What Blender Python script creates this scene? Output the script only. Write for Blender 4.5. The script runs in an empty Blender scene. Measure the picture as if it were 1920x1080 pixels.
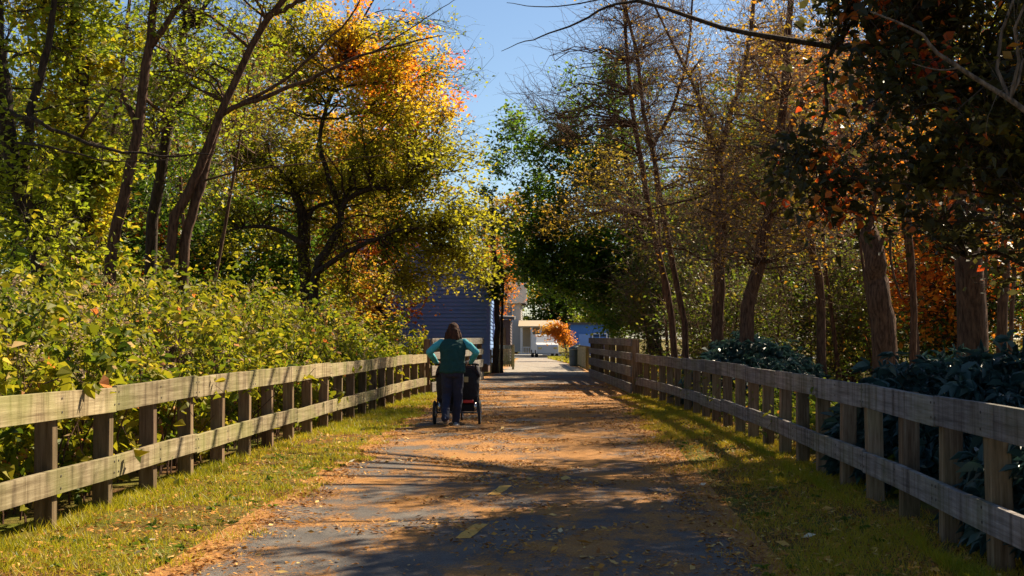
import bpy, math, random
import numpy as np
from mathutils import Matrix, Vector, Euler

# ---------------------------------------------------------------- camera, sky, sun, exposure
scene = bpy.context.scene
R = math.radians
FPX = 2500.0
CAMH = 1.45
cam_d = bpy.data.cameras.new("camera")
cam = bpy.data.objects.new("camera", cam_d)
scene.collection.objects.link(cam)
cam.location = (0, 0, CAMH)
cam.rotation_euler = (R(90) + math.atan(92 / FPX), 0, math.atan(67 / FPX))
cam_d.sensor_width = 36.0
cam_d.lens = 36.0 * FPX / 1920.0
cam_d.clip_start = 0.1
cam_d.clip_end = 3000
scene.camera = cam
CM = cam.rotation_euler.to_matrix()

SUN_EL, SUN_AZ = R(41), R(43)        # azimuth from +Y towards +X
world = bpy.data.worlds.new("World")
scene.world = world
world.use_nodes = True
wn = world.node_tree
wn.nodes.clear()
sky = wn.nodes.new("ShaderNodeTexSky")
sky.sky_type = 'NISHITA'
sky.sun_disc = False
sky.sun_elevation = SUN_EL
sky.sun_rotation = SUN_AZ
sky.air_density = 1.0
sky.dust_density = 0.3
sky.ozone_density = 3.5
bg = wn.nodes.new("ShaderNodeBackground")
bg.inputs[1].default_value = 0.05
wo = wn.nodes.new("ShaderNodeOutputWorld")
wn.links.new(sky.outputs[0], bg.inputs[0])
wn.links.new(bg.outputs[0], wo.inputs[0])

sl = bpy.data.lights.new("sun", 'SUN')
sl.energy = 5.0
sl.angle = R(0.55)
sl.color = (1.0, 0.85, 0.62)
so = bpy.data.objects.new("sun", sl)
scene.collection.objects.link(so)
sd = Vector((math.cos(SUN_EL) * math.sin(SUN_AZ), math.cos(SUN_EL) * math.cos(SUN_AZ), math.sin(SUN_EL)))
so.rotation_euler = sd.to_track_quat('Z', 'Y').to_euler()
so.location = (20, 20, 30)

scene.view_settings.view_transform = 'Standard'
scene.view_settings.look = 'None'
scene.view_settings.exposure = 1.32
scene.view_settings.gamma = 1.0
scene.cycles.max_bounces = 6
scene.cycles.transparent_max_bounces = 4
scene.cycles.diffuse_bounces = 3
scene.cycles.glossy_bounces = 2
scene.cycles.transmission_bounces = 4

rng = np.random.default_rng(7)
random.seed(7)
COL = scene.collection


def W(px, py, Y):
    """point of the world seen near photo pixel px, py at distance Y ahead (used to read positions off the photo)"""
    d = CM @ Vector(((px - 960) / FPX, -(py - 540) / FPX, -1.0))
    t = Y / d.y
    return np.array([d.x * t, Y, CAMH + d.z * t])


# ---------------------------------------------------------------- object helpers
def link(o, parent=None):
    COL.objects.link(o)
    if parent:
        o.parent = parent
    return o


def tag(o, label=None, cat=None, group=None, kind=None):
    if label: o["label"] = label
    if cat: o["category"] = cat
    if group: o["group"] = group
    if kind: o["kind"] = kind
    return o


def empty(name, loc=(0, 0, 0), rz=0.0, **k):
    o = bpy.data.objects.new(name, None)
    o.location = loc
    o.rotation_euler = (0, 0, rz)
    o.empty_display_size = 0.2
    link(o)
    return tag(o, **k)


class G:
    """numpy geometry collector: verts + quads/tris with material index and a per-face value"""
    def __init__(s):
        s.v = []; s.q = []; s.t = []; s.n = 0
        s.qa = []; s.ta = []; s.qm = []; s.tm = []; s.smooth = False

    def add(s, v, q=None, t=None, a=0.5, m=0):
        v = np.asarray(v, dtype=np.float32).reshape(-1, 3)
        s.v.append(v)
        if q is not None and len(q):
            q = np.asarray(q, dtype=np.int32).reshape(-1, 4)
            s.q.append(q + s.n)
            s.qa.append(np.broadcast_to(np.asarray(a, dtype=np.float32), (len(q),)))
            s.qm.append(np.full(len(q), m, dtype=np.int32))
        if t is not None and len(t):
            t = np.asarray(t, dtype=np.int32).reshape(-1, 3)
            s.t.append(t + s.n)
            s.ta.append(np.broadcast_to(np.asarray(a, dtype=np.float32), (len(t),)))
            s.tm.append(np.full(len(t), m, dtype=np.int32))
        s.n += len(v)
        return s

    def build(s, name, mats, parent=None, smooth=False, origin=None):
        v = np.concatenate(s.v)
        if origin is not None:
            v = v - np.asarray(origin, dtype=np.float32)
        me = bpy.data.meshes.new(name)
        q = np.concatenate(s.q) if s.q else np.zeros((0, 4), np.int32)
        t = np.concatenate(s.t) if s.t else np.zeros((0, 3), np.int32)
        nq, nt = len(q), len(t)
        me.vertices.add(len(v)); me.vertices.foreach_set("co", v.ravel())
        me.loops.add(nq * 4 + nt * 3)
        me.loops.foreach_set("vertex_index", np.concatenate([q.ravel(), t.ravel()]).astype(np.int32))
        me.polygons.add(nq + nt)
        ls = np.concatenate([np.arange(nq) * 4, nq * 4 + np.arange(nt) * 3]).astype(np.int32)
        me.polygons.foreach_set("loop_start", ls)
        mi = np.concatenate((s.qm or [np.zeros(0, np.int32)]) + (s.tm or [])).astype(np.int32)
        if not isinstance(mats, (list, tuple)): mats = [mats]
        for m in mats: me.materials.append(m)
        me.polygons.foreach_set("material_index", mi)
        me.polygons.foreach_set("use_smooth", np.full(nq + nt, smooth))
        at = me.attributes.new("v", 'FLOAT', 'FACE')
        av = np.concatenate((s.qa or [np.zeros(0, np.float32)]) + (s.ta or [])).astype(np.float32)
        at.data.foreach_set("value", av)
        me.update(calc_edges=True)
        o = bpy.data.objects.new(name, me)
        if origin is not None and parent is None:
            o.location = origin
        link(o, parent)
        return o


def norm(a):
    return a / np.maximum(np.linalg.norm(a, axis=-1, keepdims=True), 1e-9)


def tubes(P, Rr, sides=5, cap=True):
    """P (N,K,3) polylines, Rr (N,K) radii -> verts, quads, tris"""
    P = np.asarray(P, float); Rr = np.asarray(Rr, float)
    if P.ndim == 2: P = P[None]; Rr = Rr[None]
    N, K, _ = P.shape
    T = np.empty_like(P)
    T[:, 1:-1] = P[:, 2:] - P[:, :-2]; T[:, 0] = P[:, 1] - P[:, 0]; T[:, -1] = P[:, -1] - P[:, -2]
    T = norm(T)
    ref = np.tile(np.array([0.31, 0.17, 0.93]), (N, 1))
    d = norm(P[:, -1] - P[:, 0])
    bad = np.abs((d * ref).sum(1)) > 0.85
    ref[bad] = np.array([0.93, 0.3, 0.1])
    ref = np.repeat(ref[:, None], K, 1)
    A = norm(np.cross(T, ref)); B = np.cross(T, A)
    th = np.arange(sides) / sides * 2 * np.pi
    V = P[:, :, None] + Rr[:, :, None, None] * (A[:, :, None] * np.cos(th)[None, None, :, None] + B[:, :, None] * np.sin(th)[None, None, :, None])
    idx = np.arange(N * K * sides).reshape(N, K, sides)
    a = idx[:, :-1]; b = idx[:, 1:]
    Q = np.stack([a, np.roll(a, -1, 2), np.roll(b, -1, 2), b], -1).reshape(-1, 4)
    tris = []
    V = V.reshape(-1, 3)
    if cap:
        c0 = P[:, 0]; c1 = P[:, -1]
        n = len(V)
        V = np.concatenate([V, c0, c1])
        i0 = n + np.arange(N)[:, None]; i1 = n + N + np.arange(N)[:, None]
        r0 = idx[:, 0]; r1 = idx[:, -1]
        t0 = np.stack([np.broadcast_to(i0, r0.shape), np.roll(r0, -1, 1), r0], -1).reshape(-1, 3)
        t1 = np.stack([np.broadcast_to(i1, r1.shape), r1, np.roll(r1, -1, 1)], -1).reshape(-1, 3)
        tris = np.concatenate([t0, t1])
    return V, Q, tris


def spline(pts, n):
    """Catmull-Rom resample"""
    p = np.asarray(pts, float)
    if len(p) == 2:
        u = np.linspace(0, 1, n)[:, None]
        return p[0] * (1 - u) + p[1] * u
    pp = np.vstack([2 * p[0] - p[1], p, 2 * p[-1] - p[-2]])
    u = np.linspace(0, len(p) - 1, n)
    i = np.minimum(u.astype(int), len(p) - 2); f = (u - i)[:, None]
    a, b, c, d = pp[i], pp[i + 1], pp[i + 2], pp[i + 3]
    return 0.5 * ((2 * b) + (-a + c) * f + (2 * a - 5 * b + 4 * c - d) * f ** 2 + (-a + 3 * b - 3 * c + d) * f ** 3)


def box(g, lo, hi, m=0, a=0.5):
    x0, y0, z0 = lo; x1, y1, z1 = hi
    v = [(x0, y0, z0), (x1, y0, z0), (x1, y1, z0), (x0, y1, z0), (x0, y0, z1), (x1, y0, z1), (x1, y1, z1), (x0, y1, z1)]
    q = [(0, 3, 2, 1), (4, 5, 6, 7), (0, 1, 5, 4), (1, 2, 6, 5), (2, 3, 7, 6), (3, 0, 4, 7)]
    g.add(v, q, m=m, a=a)


def obox(g, p, q, w, z0, z1, m=0, off=0.0, dz=0.0):
    """board from p to q (xy), thickness w, between z0..z1; off shifts sideways; dz drop at far end"""
    p = np.array(p, float)[:2]; q = np.array(q, float)[:2]
    d = (q - p) / np.linalg.norm(q - p); n = np.array([d[1], -d[0]])   # n points to the right of travel
    c = [p + n * (off - w / 2), p + n * (off + w / 2), q + n * (off + w / 2), q + n * (off - w / 2)]
    zz = [0, 0, dz, dz]
    v = [(*c[i], z0 + zz[i]) for i in range(4)] + [(*c[i], z1 + zz[i]) for i in range(4)]
    f = [(0, 3, 2, 1), (4, 5, 6, 7), (0, 1, 5, 4), (1, 2, 6, 5), (2, 3, 7, 6), (3, 0, 4, 7)]
    g.add(v, f, m=m)


def bevel(o, w=0.006, seg=1):
    b = o.modifiers.new("bevel", 'BEVEL'); b.width = w; b.segments = seg; b.limit_method = 'ANGLE'
    return o


def loft(g, rings, sides=16, m=0, cap=True):
    """rings: (x, y, z, rx, ry) horizontal ellipses"""
    th = np.arange(sides) / sides * 2 * np.pi
    V = []
    for (x, y, z, rx, ry) in rings:
        V.append(np.stack([x + rx * np.cos(th), y + ry * np.sin(th), np.full(sides, z)], -1))
    K = len(rings)
    V = np.concatenate(V)
    idx = np.arange(K * sides).reshape(K, sides)
    a, b = idx[:-1], idx[1:]
    Q = np.stack([a, np.roll(a, -1, 1), np.roll(b, -1, 1), b], -1).reshape(-1, 4)
    t = []
    if cap:
        n = len(V)
        V = np.vstack([V, [rings[0][0:3]], [rings[-1][0:3]]])
        for i in range(sides):
            j = (i + 1) % sides
            t.append((n, idx[0, j], idx[0, i])); t.append((n + 1, idx[-1, i], idx[-1, j]))
    g.add(V, Q, t, m=m)


def ellipsoid(g, c, r, m=0, su=14, sv=9, rot=None):
    u = np.arange(su) / su * 2 * np.pi; w = np.linspace(0, np.pi, sv + 2)[1:-1]
    V = np.stack([np.outer(np.sin(w), np.cos(u)), np.outer(np.sin(w), np.sin(u)), np.outer(np.cos(w), np.ones(su))], -1).reshape(-1, 3)
    V = np.vstack([V, [0, 0, 1], [0, 0, -1]]) * np.array(r)
    if rot is not None: V = V @ np.array(rot.to_matrix()).T
    V = V + np.array(c)
    idx = np.arange(sv * su).reshape(sv, su)
    a, b = idx[:-1], idx[1:]
    Q = np.stack([a, b, np.roll(b, -1, 1), np.roll(a, -1, 1)], -1).reshape(-1, 4)
    n = sv * su
    t = [(n, idx[0, i], idx[0, (i + 1) % su]) for i in range(su)] + [(n + 1, idx[-1, (i + 1) % su], idx[-1, i]) for i in range(su)]
    g.add(V, Q, t, m=m)


# ---------------------------------------------------------------- materials
def mat(name):
    m = bpy.data.materials.new(name); m.use_nodes = True
    nt = m.node_tree; nt.nodes.clear()
    out = nt.nodes.new("ShaderNodeOutputMaterial")
    return m, nt, out


def N(nt, typ, **k):
    n = nt.nodes.new(typ)
    for a, b in k.items():
        if a == 'inp':
            for i, val in b.items(): n.inputs[i].default_value = val
        else: setattr(n, a, b)
    return n


def ramp(nt, stops, interp='LINEAR'):
    n = nt.nodes.new("ShaderNodeValToRGB"); cr = n.color_ramp; cr.interpolation = interp
    while len(cr.elements) < len(stops): cr.elements.new(0.5)
    for e, (p, c) in zip(cr.elements, stops):
        e.position = p; e.color = (*c, 1)
    return n


def mixc(nt, fac, a, b, mode='MIX'):
    n = nt.nodes.new("ShaderNodeMix"); n.data_type = 'RGBA'; n.blend_type = mode
    for s, val in ((n.inputs[0], fac), (n.inputs[6], a), (n.inputs[7], b)):
        if hasattr(val, 'links'): nt.links.new(val, s)
        elif isinstance(val, tuple): s.default_value = (*val, 1) if len(val) == 3 else val
        else: s.default_value = val
    return n.outputs[2]


def math_(nt, op, a, b=None, clamp=False):
    n = nt.nodes.new("ShaderNodeMath"); n.operation = op; n.use_clamp = clamp
    for s, val in ((n.inputs[0], a), (n.inputs[1], b)):
        if val is None: continue
        if hasattr(val, 'links'): nt.links.new(val, s)
        else: s.default_value = val
    return n.outputs[0]


def noise(nt, scale, detail=4, vec=None, rough=0.6, mapscale=None):
    n = nt.nodes.new("ShaderNodeTexNoise"); n.inputs['Scale'].default_value = scale
    n.inputs['Detail'].default_value = detail; n.inputs['Roughness'].default_value = rough
    if vec is None: vec = nt.nodes.new("ShaderNodeTexCoord").outputs['Object']
    if mapscale is not None:
        mp = nt.nodes.new("ShaderNodeMapping"); mp.inputs['Scale'].default_value = mapscale
        nt.links.new(vec, mp.inputs[0]); vec = mp.outputs[0]
    nt.links.new(vec, n.inputs['Vector'])
    return n


def smooth_mat(name, col, rough=0.6, metal=0.0, var=0.25, scale=8, bump=0.0, spec=0.5):
    m, nt, out = mat(name)
    p = N(nt, "ShaderNodeBsdfPrincipled"); p.inputs['Roughness'].default_value = rough; p.inputs['Metallic'].default_value = metal
    p.inputs['Specular IOR Level'].default_value = spec
    ns = noise(nt, scale, 5)
    c = mixc(nt, ns.outputs[0], tuple(x * (1 - var) for x in col), tuple(min(1, x * (1 + var)) for x in col))
    nt.links.new(c, p.inputs['Base Color'])
    if bump:
        b = N(nt, "ShaderNodeBump"); b.inputs['Strength'].default_value = bump; b.inputs['Distance'].default_value = 0.01
        n2 = noise(nt, scale * 6, 4); nt.links.new(n2.outputs[0], b.inputs['Height']); nt.links.new(b.outputs[0], p.inputs['Normal'])
    nt.links.new(p.outputs[0], out.inputs[0])
    return m


def leaf_mat(name, stops, trans=0.5, rough=0.5, spec=0.3, tgain=1.5):
    m, nt, out = mat(name)
    at = N(nt, "ShaderNodeAttribute", attribute_name="v")
    cr = ramp(nt, stops); nt.links.new(at.outputs['Fac'], cr.inputs[0])
    p = N(nt, "ShaderNodeBsdfPrincipled"); p.inputs['Roughness'].default_value = rough; p.inputs['Specular IOR Level'].default_value = spec
    nt.links.new(cr.outputs[0], p.inputs['Base Color'])
    tr = N(nt, "ShaderNodeBsdfTranslucent")
    g = N(nt, "ShaderNodeVectorMath", operation='SCALE'); g.inputs['Scale'].default_value = tgain
    nt.links.new(cr.outputs[0], g.inputs[0]); nt.links.new(g.outputs[0], tr.inputs[0])
    mx = N(nt, "ShaderNodeMixShader"); mx.inputs[0].default_value = trans
    nt.links.new(p.outputs[0], mx.inputs[1]); nt.links.new(tr.outputs[0], mx.inputs[2])
    nt.links.new(mx.outputs[0], out.inputs[0])
    return m


def bark_mat(name, c0, c1):
    m, nt, out = mat(name)
    p = N(nt, "ShaderNodeBsdfPrincipled"); p.inputs['Roughness'].default_value = 0.9; p.inputs['Specular IOR Level'].default_value = 0.2
    ns = noise(nt, 9, 6, mapscale=(3, 3, 0.6))
    cr = ramp(nt, [(0.35, c0), (0.65, c1)]); nt.links.new(ns.outputs[0], cr.inputs[0])
    nt.links.new(cr.outputs[0], p.inputs['Base Color'])
    b = N(nt, "ShaderNodeBump"); b.inputs['Strength'].default_value = 0.9; b.inputs['Distance'].default_value = 0.03
    nt.links.new(ns.outputs[0], b.inputs['Height']); nt.links.new(b.outputs[0], p.inputs['Normal'])
    nt.links.new(p.outputs[0], out.inputs[0])
    return m


def wood_mat(name, c0, c1, c2, green=0.3, grainY=True):
    """weathered timber: long grain, vertical weather streaks, green algae stains"""
    m, nt, out = mat(name)
    p = N(nt, "ShaderNodeBsdfPrincipled"); p.inputs['Roughness'].default_value = 0.85; p.inputs['Specular IOR Level'].default_value = 0.15
    ms = (14, 1.2, 30) if grainY else (40, 40, 2.0)
    gr = noise(nt, 1.0, 7, mapscale=ms, rough=0.7)
    st = noise(nt, 1.0, 5, mapscale=(3, 9, 0.7), rough=0.65)
    big = noise(nt, 1.3, 3)
    cr = ramp(nt, [(0.3, c0), (0.52, c1), (0.72, c2)]); nt.links.new(gr.outputs[0], cr.inputs[0])
    sr = ramp(nt, [(0.36, (0.22, 0.18, 0.15)), (0.47, (0.75, 0.72, 0.68)), (0.56, (1, 1, 1))]); nt.links.new(st.outputs[0], sr.inputs[0])
    c = mixc(nt, 0.75, cr.outputs[0], sr.outputs[0], 'MULTIPLY')
    br = ramp(nt, [(0.45, (0, 0, 0)), (0.65, (1, 1, 1))]); nt.links.new(big.outputs[0], br.inputs[0])
    f = math_(nt, 'MULTIPLY', br.outputs[0], green)
    c = mixc(nt, f, c, (0.20, 0.22, 0.06))
    oi = N(nt, "ShaderNodeObjectInfo"); rr = ramp(nt, [(0, (0.72, 0.70, 0.68)), (0.5, (1.0, 0.98, 0.95)), (1, (1.12, 1.08, 1.0))]); nt.links.new(oi.outputs['Random'], rr.inputs[0])
    c = mixc(nt, 1.0, c, rr.outputs[0], 'MULTIPLY')
    nt.links.new(c, p.inputs['Base Color'])
    b = N(nt, "ShaderNodeBump"); b.inputs['Strength'].default_value = 0.5; b.inputs['Distance'].default_value = 0.01
    nt.links.new(gr.outputs[0], b.inputs['Height']); nt.links.new(b.outputs[0], p.inputs['Normal'])
    nt.links.new(p.outputs[0], out.inputs[0])
    return m


M = {}
M['bark_red'] = bark_mat("bark_red", (0.04, 0.02, 0.012), (0.15, 0.08, 0.048))
M['bark_dark'] = bark_mat("bark_dark", (0.02, 0.013, 0.009), (0.07, 0.045, 0.03))
M['bark_pale'] = bark_mat("bark_pale", (0.12, 0.075, 0.05), (0.32, 0.21, 0.14))
M['bark_grey'] = bark_mat("bark_grey", (0.06, 0.045, 0.035), (0.20, 0.145, 0.105))
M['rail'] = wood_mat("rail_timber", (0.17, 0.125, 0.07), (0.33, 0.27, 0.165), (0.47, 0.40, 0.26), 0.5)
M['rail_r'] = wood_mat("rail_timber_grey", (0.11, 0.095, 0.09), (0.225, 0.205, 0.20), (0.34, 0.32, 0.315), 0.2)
M['post'] = wood_mat("post_timber", (0.11, 0.065, 0.038), (0.24, 0.16, 0.10), (0.36, 0.27, 0.18), 0.15, False)
M['iron'] = smooth_mat("rusty_iron", (0.03, 0.02, 0.015), 0.7)

DG, MG, YG, YE, OR_, RE, BR_ = (0.02, 0.045, 0.006), (0.055, 0.10, 0.008), (0.22, 0.24, 0.012), (0.46, 0.30, 0.015), (0.50, 0.16, 0.012), (0.42, 0.05, 0.012), (0.16, 0.08, 0.03)
M['lf_yg'] = leaf_mat("leaves_yellow_green", [(0, (0.035, 0.07, 0.006)), (0.3, (0.12, 0.17, 0.010)), (0.6, YG), (0.8, (0.36, 0.28, 0.015)), (1, YE)], 0.55, tgain=1.8)
M['lf_maple'] = leaf_mat("leaves_maple", [(0, (0.10, 0.11, 0.008)), (0.3, (0.24, 0.21, 0.010)), (0.55, (0.40, 0.25, 0.013)), (0.75, (0.52, 0.15, 0.010)), (1, (0.5, 0.06, 0.010))], 0.64, tgain=2.0)
M['lf_green'] = leaf_mat("leaves_dark_green", [(0, DG), (0.5, MG), (0.85, (0.12, 0.20, 0.012)), (1, (0.30, 0.30, 0.02))], 0.42)
M['lf_linden'] = leaf_mat('leaves_linden', [(0, (0.025, 0.055, 0.006)), (0.5, (0.065, 0.12, 0.008)), (0.85, (0.17, 0.20, 0.012)), (1, (0.36, 0.28, 0.015))], 0.55, tgain=2.0)
M['lf_oak'] = leaf_mat("leaves_dark_oak", [(0, (0.022, 0.022, 0.010)), (0.45, (0.045, 0.042, 0.012)), (0.72, (0.12, 0.10, 0.012)), (0.84, (0.38, 0.16, 0.015)), (1, (0.48, 0.06, 0.012))], 0.48, 0.45, tgain=1.7)
M['lf_or'] = leaf_mat("leaves_orange", [(0, (0.18, 0.12, 0.012)), (0.3, (0.45, 0.22, 0.02)), (0.65, (0.55, 0.14, 0.012)), (1, (0.5, 0.04, 0.012))], 0.55)
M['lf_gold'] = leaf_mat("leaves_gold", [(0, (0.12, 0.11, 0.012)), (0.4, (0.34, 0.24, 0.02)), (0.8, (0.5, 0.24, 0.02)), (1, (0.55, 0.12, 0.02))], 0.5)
M['lf_knot'] = leaf_mat("leaves_knotweed", [(0, (0.03, 0.07, 0.008)), (0.35, (0.12, 0.15, 0.008)), (0.7, (0.30, 0.26, 0.012)), (0.88, (0.45, 0.33, 0.04)), (0.94, (0.36, 0.25, 0.13)), (1, (0.5, 0.14, 0.02))], 0.5, 0.6, 0.25)
M['lf_rhodo'] = leaf_mat("leaves_rhododendron", [(0, (0.012, 0.032, 0.028)), (0.7, (0.028, 0.064, 0.058)), (1, (0.06, 0.11, 0.055))], 0.18, 0.46, 0.5)
M['lf_under'] = leaf_mat("leaves_undergrowth", [(0, (0.04, 0.09, 0.01)), (0.5, (0.13, 0.16, 0.012)), (0.85, (0.32, 0.22, 0.03)), (1, (0.5, 0.16, 0.02))], 0.45)
M['grass'] = leaf_mat("grass_blades", [(0, (0.10, 0.13, 0.008)), (0.4, (0.28, 0.27, 0.010)), (0.8, (0.42, 0.29, 0.02)), (1, (0.42, 0.18, 0.035))], 0.4)
M['litter'] = leaf_mat("fallen_leaves", [(0, (0.14, 0.05, 0.015)), (0.4, (0.42, 0.17, 0.03)), (0.8, (0.58, 0.28, 0.05)), (0.97, (0.62, 0.42, 0.14)), (1, (0.7, 0.66, 0.5))], 0.15, 0.7, 0.2, 1.1)


# ---------------------------------------------------------------- leaves
def leaf_quads(C, size, aspect=0.6, upbias=0.4, droop=0.0, six=False, rg=rng, outward=None):
    """C (n,3) leaf bases; returns verts, quads, faces-per-leaf"""
    n = len(C)
    d = rg.normal(size=(n, 3)); d[:, 2] = d[:, 2] * 0.5 - droop
    if outward is not None: d += outward
    d = norm(d)
    nm = rg.normal(size=(n, 3)); nm[:, 2] = np.abs(nm[:, 2]) + upbias * 1.5
    s = norm(np.cross(d, nm)); nm = np.cross(s, d)
    L = (size * rg.uniform(0.45, 1.45, n))[:, None]
    if not six:
        w = L * aspect * 0.5
        V = np.stack([C, C + d * L * 0.5 + s * w + nm * L * 0.08, C + d * L, C + d * L * 0.5 - s * w + nm * L * 0.08], 1).reshape(-1, 3)
        return V, np.arange(n * 4).reshape(n, 4), 1
    w = L * aspect * 0.5 * rg.uniform(.45, 1.2, n)[:, None]
    f = nm * L * rg.uniform(.02, .3, n)[:, None]
    V = np.stack([C, C + d * L * 0.28 + s * w + f, C + d * L * 0.65 + s * w * 0.75 + f * 0.6, C + d * L - nm * L * rg.uniform(-.1, .55, n)[:, None],
                  C + d * L * 0.65 - s * w * 0.75 + f * 0.6, C + d * L * 0.28 - s * w + f], 1).reshape(-1, 3)
    b = np.arange(n)[:, None] * 6
    Q = np.stack([np.hstack([b, b + 1, b + 2, b + 3]), np.hstack([b, b + 3, b + 4, b + 5])], 1).reshape(-1, 4)
    return V, Q, 2


def vnoise(P, s, seed=0):
    """cheap smooth pseudo noise 0..1"""
    r = np.random.default_rng(seed); o = 0
    for k in range(5):
        w = r.normal(size=3) * s * (1 + 0.5 * k); ph = r.uniform(0, 6.28)
        o = o + np.sin(P @ w + ph)
    return 0.5 + o / 7.0


# ---------------------------------------------------------------- tree builder
def grow_tree(name, label, cat, group, base, trunks, ells, n_limb, n_twig, n_leaf, bark, leafm, leaf=0.09, twig_len=0.7,
              limb_r=0.02, twig_r=0.006, vfun=None, clump=0.22, seed=1, six=False, up=0.35, droop=0.1, sides=7, flat=1.0,
              twig_up=0.25, extra=(), jitter=0.12, crown_name='crown', twmat=None, keepf=None, aspect=0.65, low_start=0.25):
    """trunks: list of (points, r0, r1). ells: list of (centre, radii, weight). Woody part -> 'trunk' child, leaves -> 'crown' child"""
    rg = np.random.default_rng(seed)
    base = np.asarray(base, float)
    g = G(); nodes = []; nrad = []; ncan = []
    for (pts, r0, r1) in trunks:
        K = 14
        P = spline(pts, K); P[1:-1] += rg.normal(size=(K - 2, 3)) * r0 * 0.13
        rr = np.linspace(1, 0, K) ** 0.8 * (r0 - r1) + r1
        if P[0][2] < 0.3: rr[0] *= 1.35
        g.add(*tubes(P, rr, sides + 1))
        k0 = int(K * low_start)
        nodes += list(P[k0:]); nrad += list(rr[k0:])
    for (pts, r0, r1) in extra:
        P = spline(pts, 16); P[1:-1] += rg.normal(size=(14, 3)) * r0 * 0.3
        g.add(*tubes(P, np.linspace(r0, r1, 16), 6))
        nodes += list(P[4:]); nrad += list(np.linspace(r0, r1, 16)[4:])
    # crown targets
    ws = np.array([e[2] for e in ells]); ws = ws / ws.sum()
    T = []
    for e, w in zip(ells, ws):
        k = max(1, int(round(n_limb * w)))
        d = norm(rg.normal(size=(k, 3))); r = rg.uniform(0.15, 1, (k, 1)) ** 0.5
        T.append(np.array(e[0]) + d * r * np.array(e[1]))
    T = np.concatenate(T)
    T[:, 2] = np.maximum(T[:, 2], 0.35)
    nd = np.array(nodes); dist0 = np.min(np.linalg.norm(T[:, None] - nd[None], axis=2), axis=1)
    T = T[np.argsort(dist0)]
    nod = np.zeros((len(nd) + len(T) * 4, 3)); rad = np.zeros(len(nod)); cnt = len(nd)
    nod[:cnt] = nd; rad[:cnt] = nrad
    LP = []; LR = []; ends = []
    for t in T:
        dv = t - nod[:cnt]; ds = np.linalg.norm(dv, axis=1)
        cost = ds * (1 + 0.6 * np.clip(-dv[:, 2] / np.maximum(ds, 1e-6), 0, 1)) + 0.02 / np.maximum(rad[:cnt], .004)
        i = int(np.argmin(cost)); p0 = nod[i]; L = ds[i]
        c = p0 + (t - p0) * 0.45 + np.array([0, 0, L * 0.16]) + rg.normal(size=3) * L * jitter
        u = np.linspace(0, 1, 6)[:, None]
        P = (1 - u) ** 2 * p0 + 2 * u * (1 - u) * c + u ** 2 * t
        P[1:-1] += rg.normal(size=(4, 3)) * L * 0.025
        r0 = min(rad[i] * 0.8, limb_r * (0.35 + L * 0.45)); r0 = max(r0, twig_r * 1.4)
        rr = np.linspace(r0, max(twig_r, r0 * 0.35), 6)
        LP.append(P); LR.append(rr)
        nod[cnt:cnt + 4] = P[2:]; rad[cnt:cnt + 4] = rr[2:]; cnt += 4
    LP = np.array(LP); LR = np.array(LR)
    g.add(*tubes(LP, LR, 5, False))
    # twigs
    tp = None
    if n_twig:
        li = rg.integers(0, len(LP), n_twig); k = rg.integers(1, 6, n_twig)
        p0 = LP[li, k]; dl = norm(LP[li, 5] - LP[li, 0])
        d = norm(dl * 0.9 + rg.normal(size=(n_twig, 3)) * 0.75 * np.array([1, 1, flat]) + np.array([0, 0, twig_up]))
        L = twig_len * rg.uniform(0.35, 1.2, n_twig)[:, None]
        b = rg.normal(size=(n_twig, 3)) * 0.16 * L
        tp = np.stack([p0, p0 + d * L * 0.35 + b, p0 + d * L * 0.7 + b * 0.7 + np.array([0, 0, .04]) * L, p0 + d * L], 1)
        tr = np.stack([np.full(n_twig, twig_r), np.full(n_twig, twig_r * .8), np.full(n_twig, twig_r * .6), np.full(n_twig, twig_r * .3)], 1)
        g.add(*tubes(tp, tr, 3, False), m=1 if twmat else 0)
    root = empty(name, tuple(base), label=label, cat=cat, group=group)
    g.build('trunk', [bark, twmat] if twmat else bark, root, smooth=True, origin=base)
    if n_leaf:
        src = tp if tp is not None else LP[:, 2:]
        i = rg.integers(0, len(src), n_leaf); u = rg.uniform(0.15, 1.0, n_leaf) * (src.shape[1] - 1)
        k = np.minimum(u.astype(int), src.shape[1] - 2); f = (u - k)[:, None]
        C = src[i, k] * (1 - f) + src[i, k + 1] * f + rg.normal(size=(n_leaf, 3)) * clump * np.array([0.5, 0.5, 0.35])
        C[:, 2] = np.maximum(C[:, 2], 0.05)
        if keepf is not None:
            kk = keepf(C, rg); C = C[kk]; i = i[kk]; n_leaf = len(C)
        V, Q, per = leaf_quads(C, leaf, aspect, up, droop, six, rg)
        val = 0.25 * rg.uniform(0, 1, n_leaf) + 0.25 * rg.uniform(0, 1, len(src))[i] + 0.5 * vnoise(C, 1.1, seed)
        if vfun is not None: val = vfun(C, val, rg)
        gl = G(); gl.add(V, Q, a=np.repeat(np.clip(val, 0, 1), per))
        gl.build(crown_name, leafm, root, origin=base)
    return root


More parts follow.
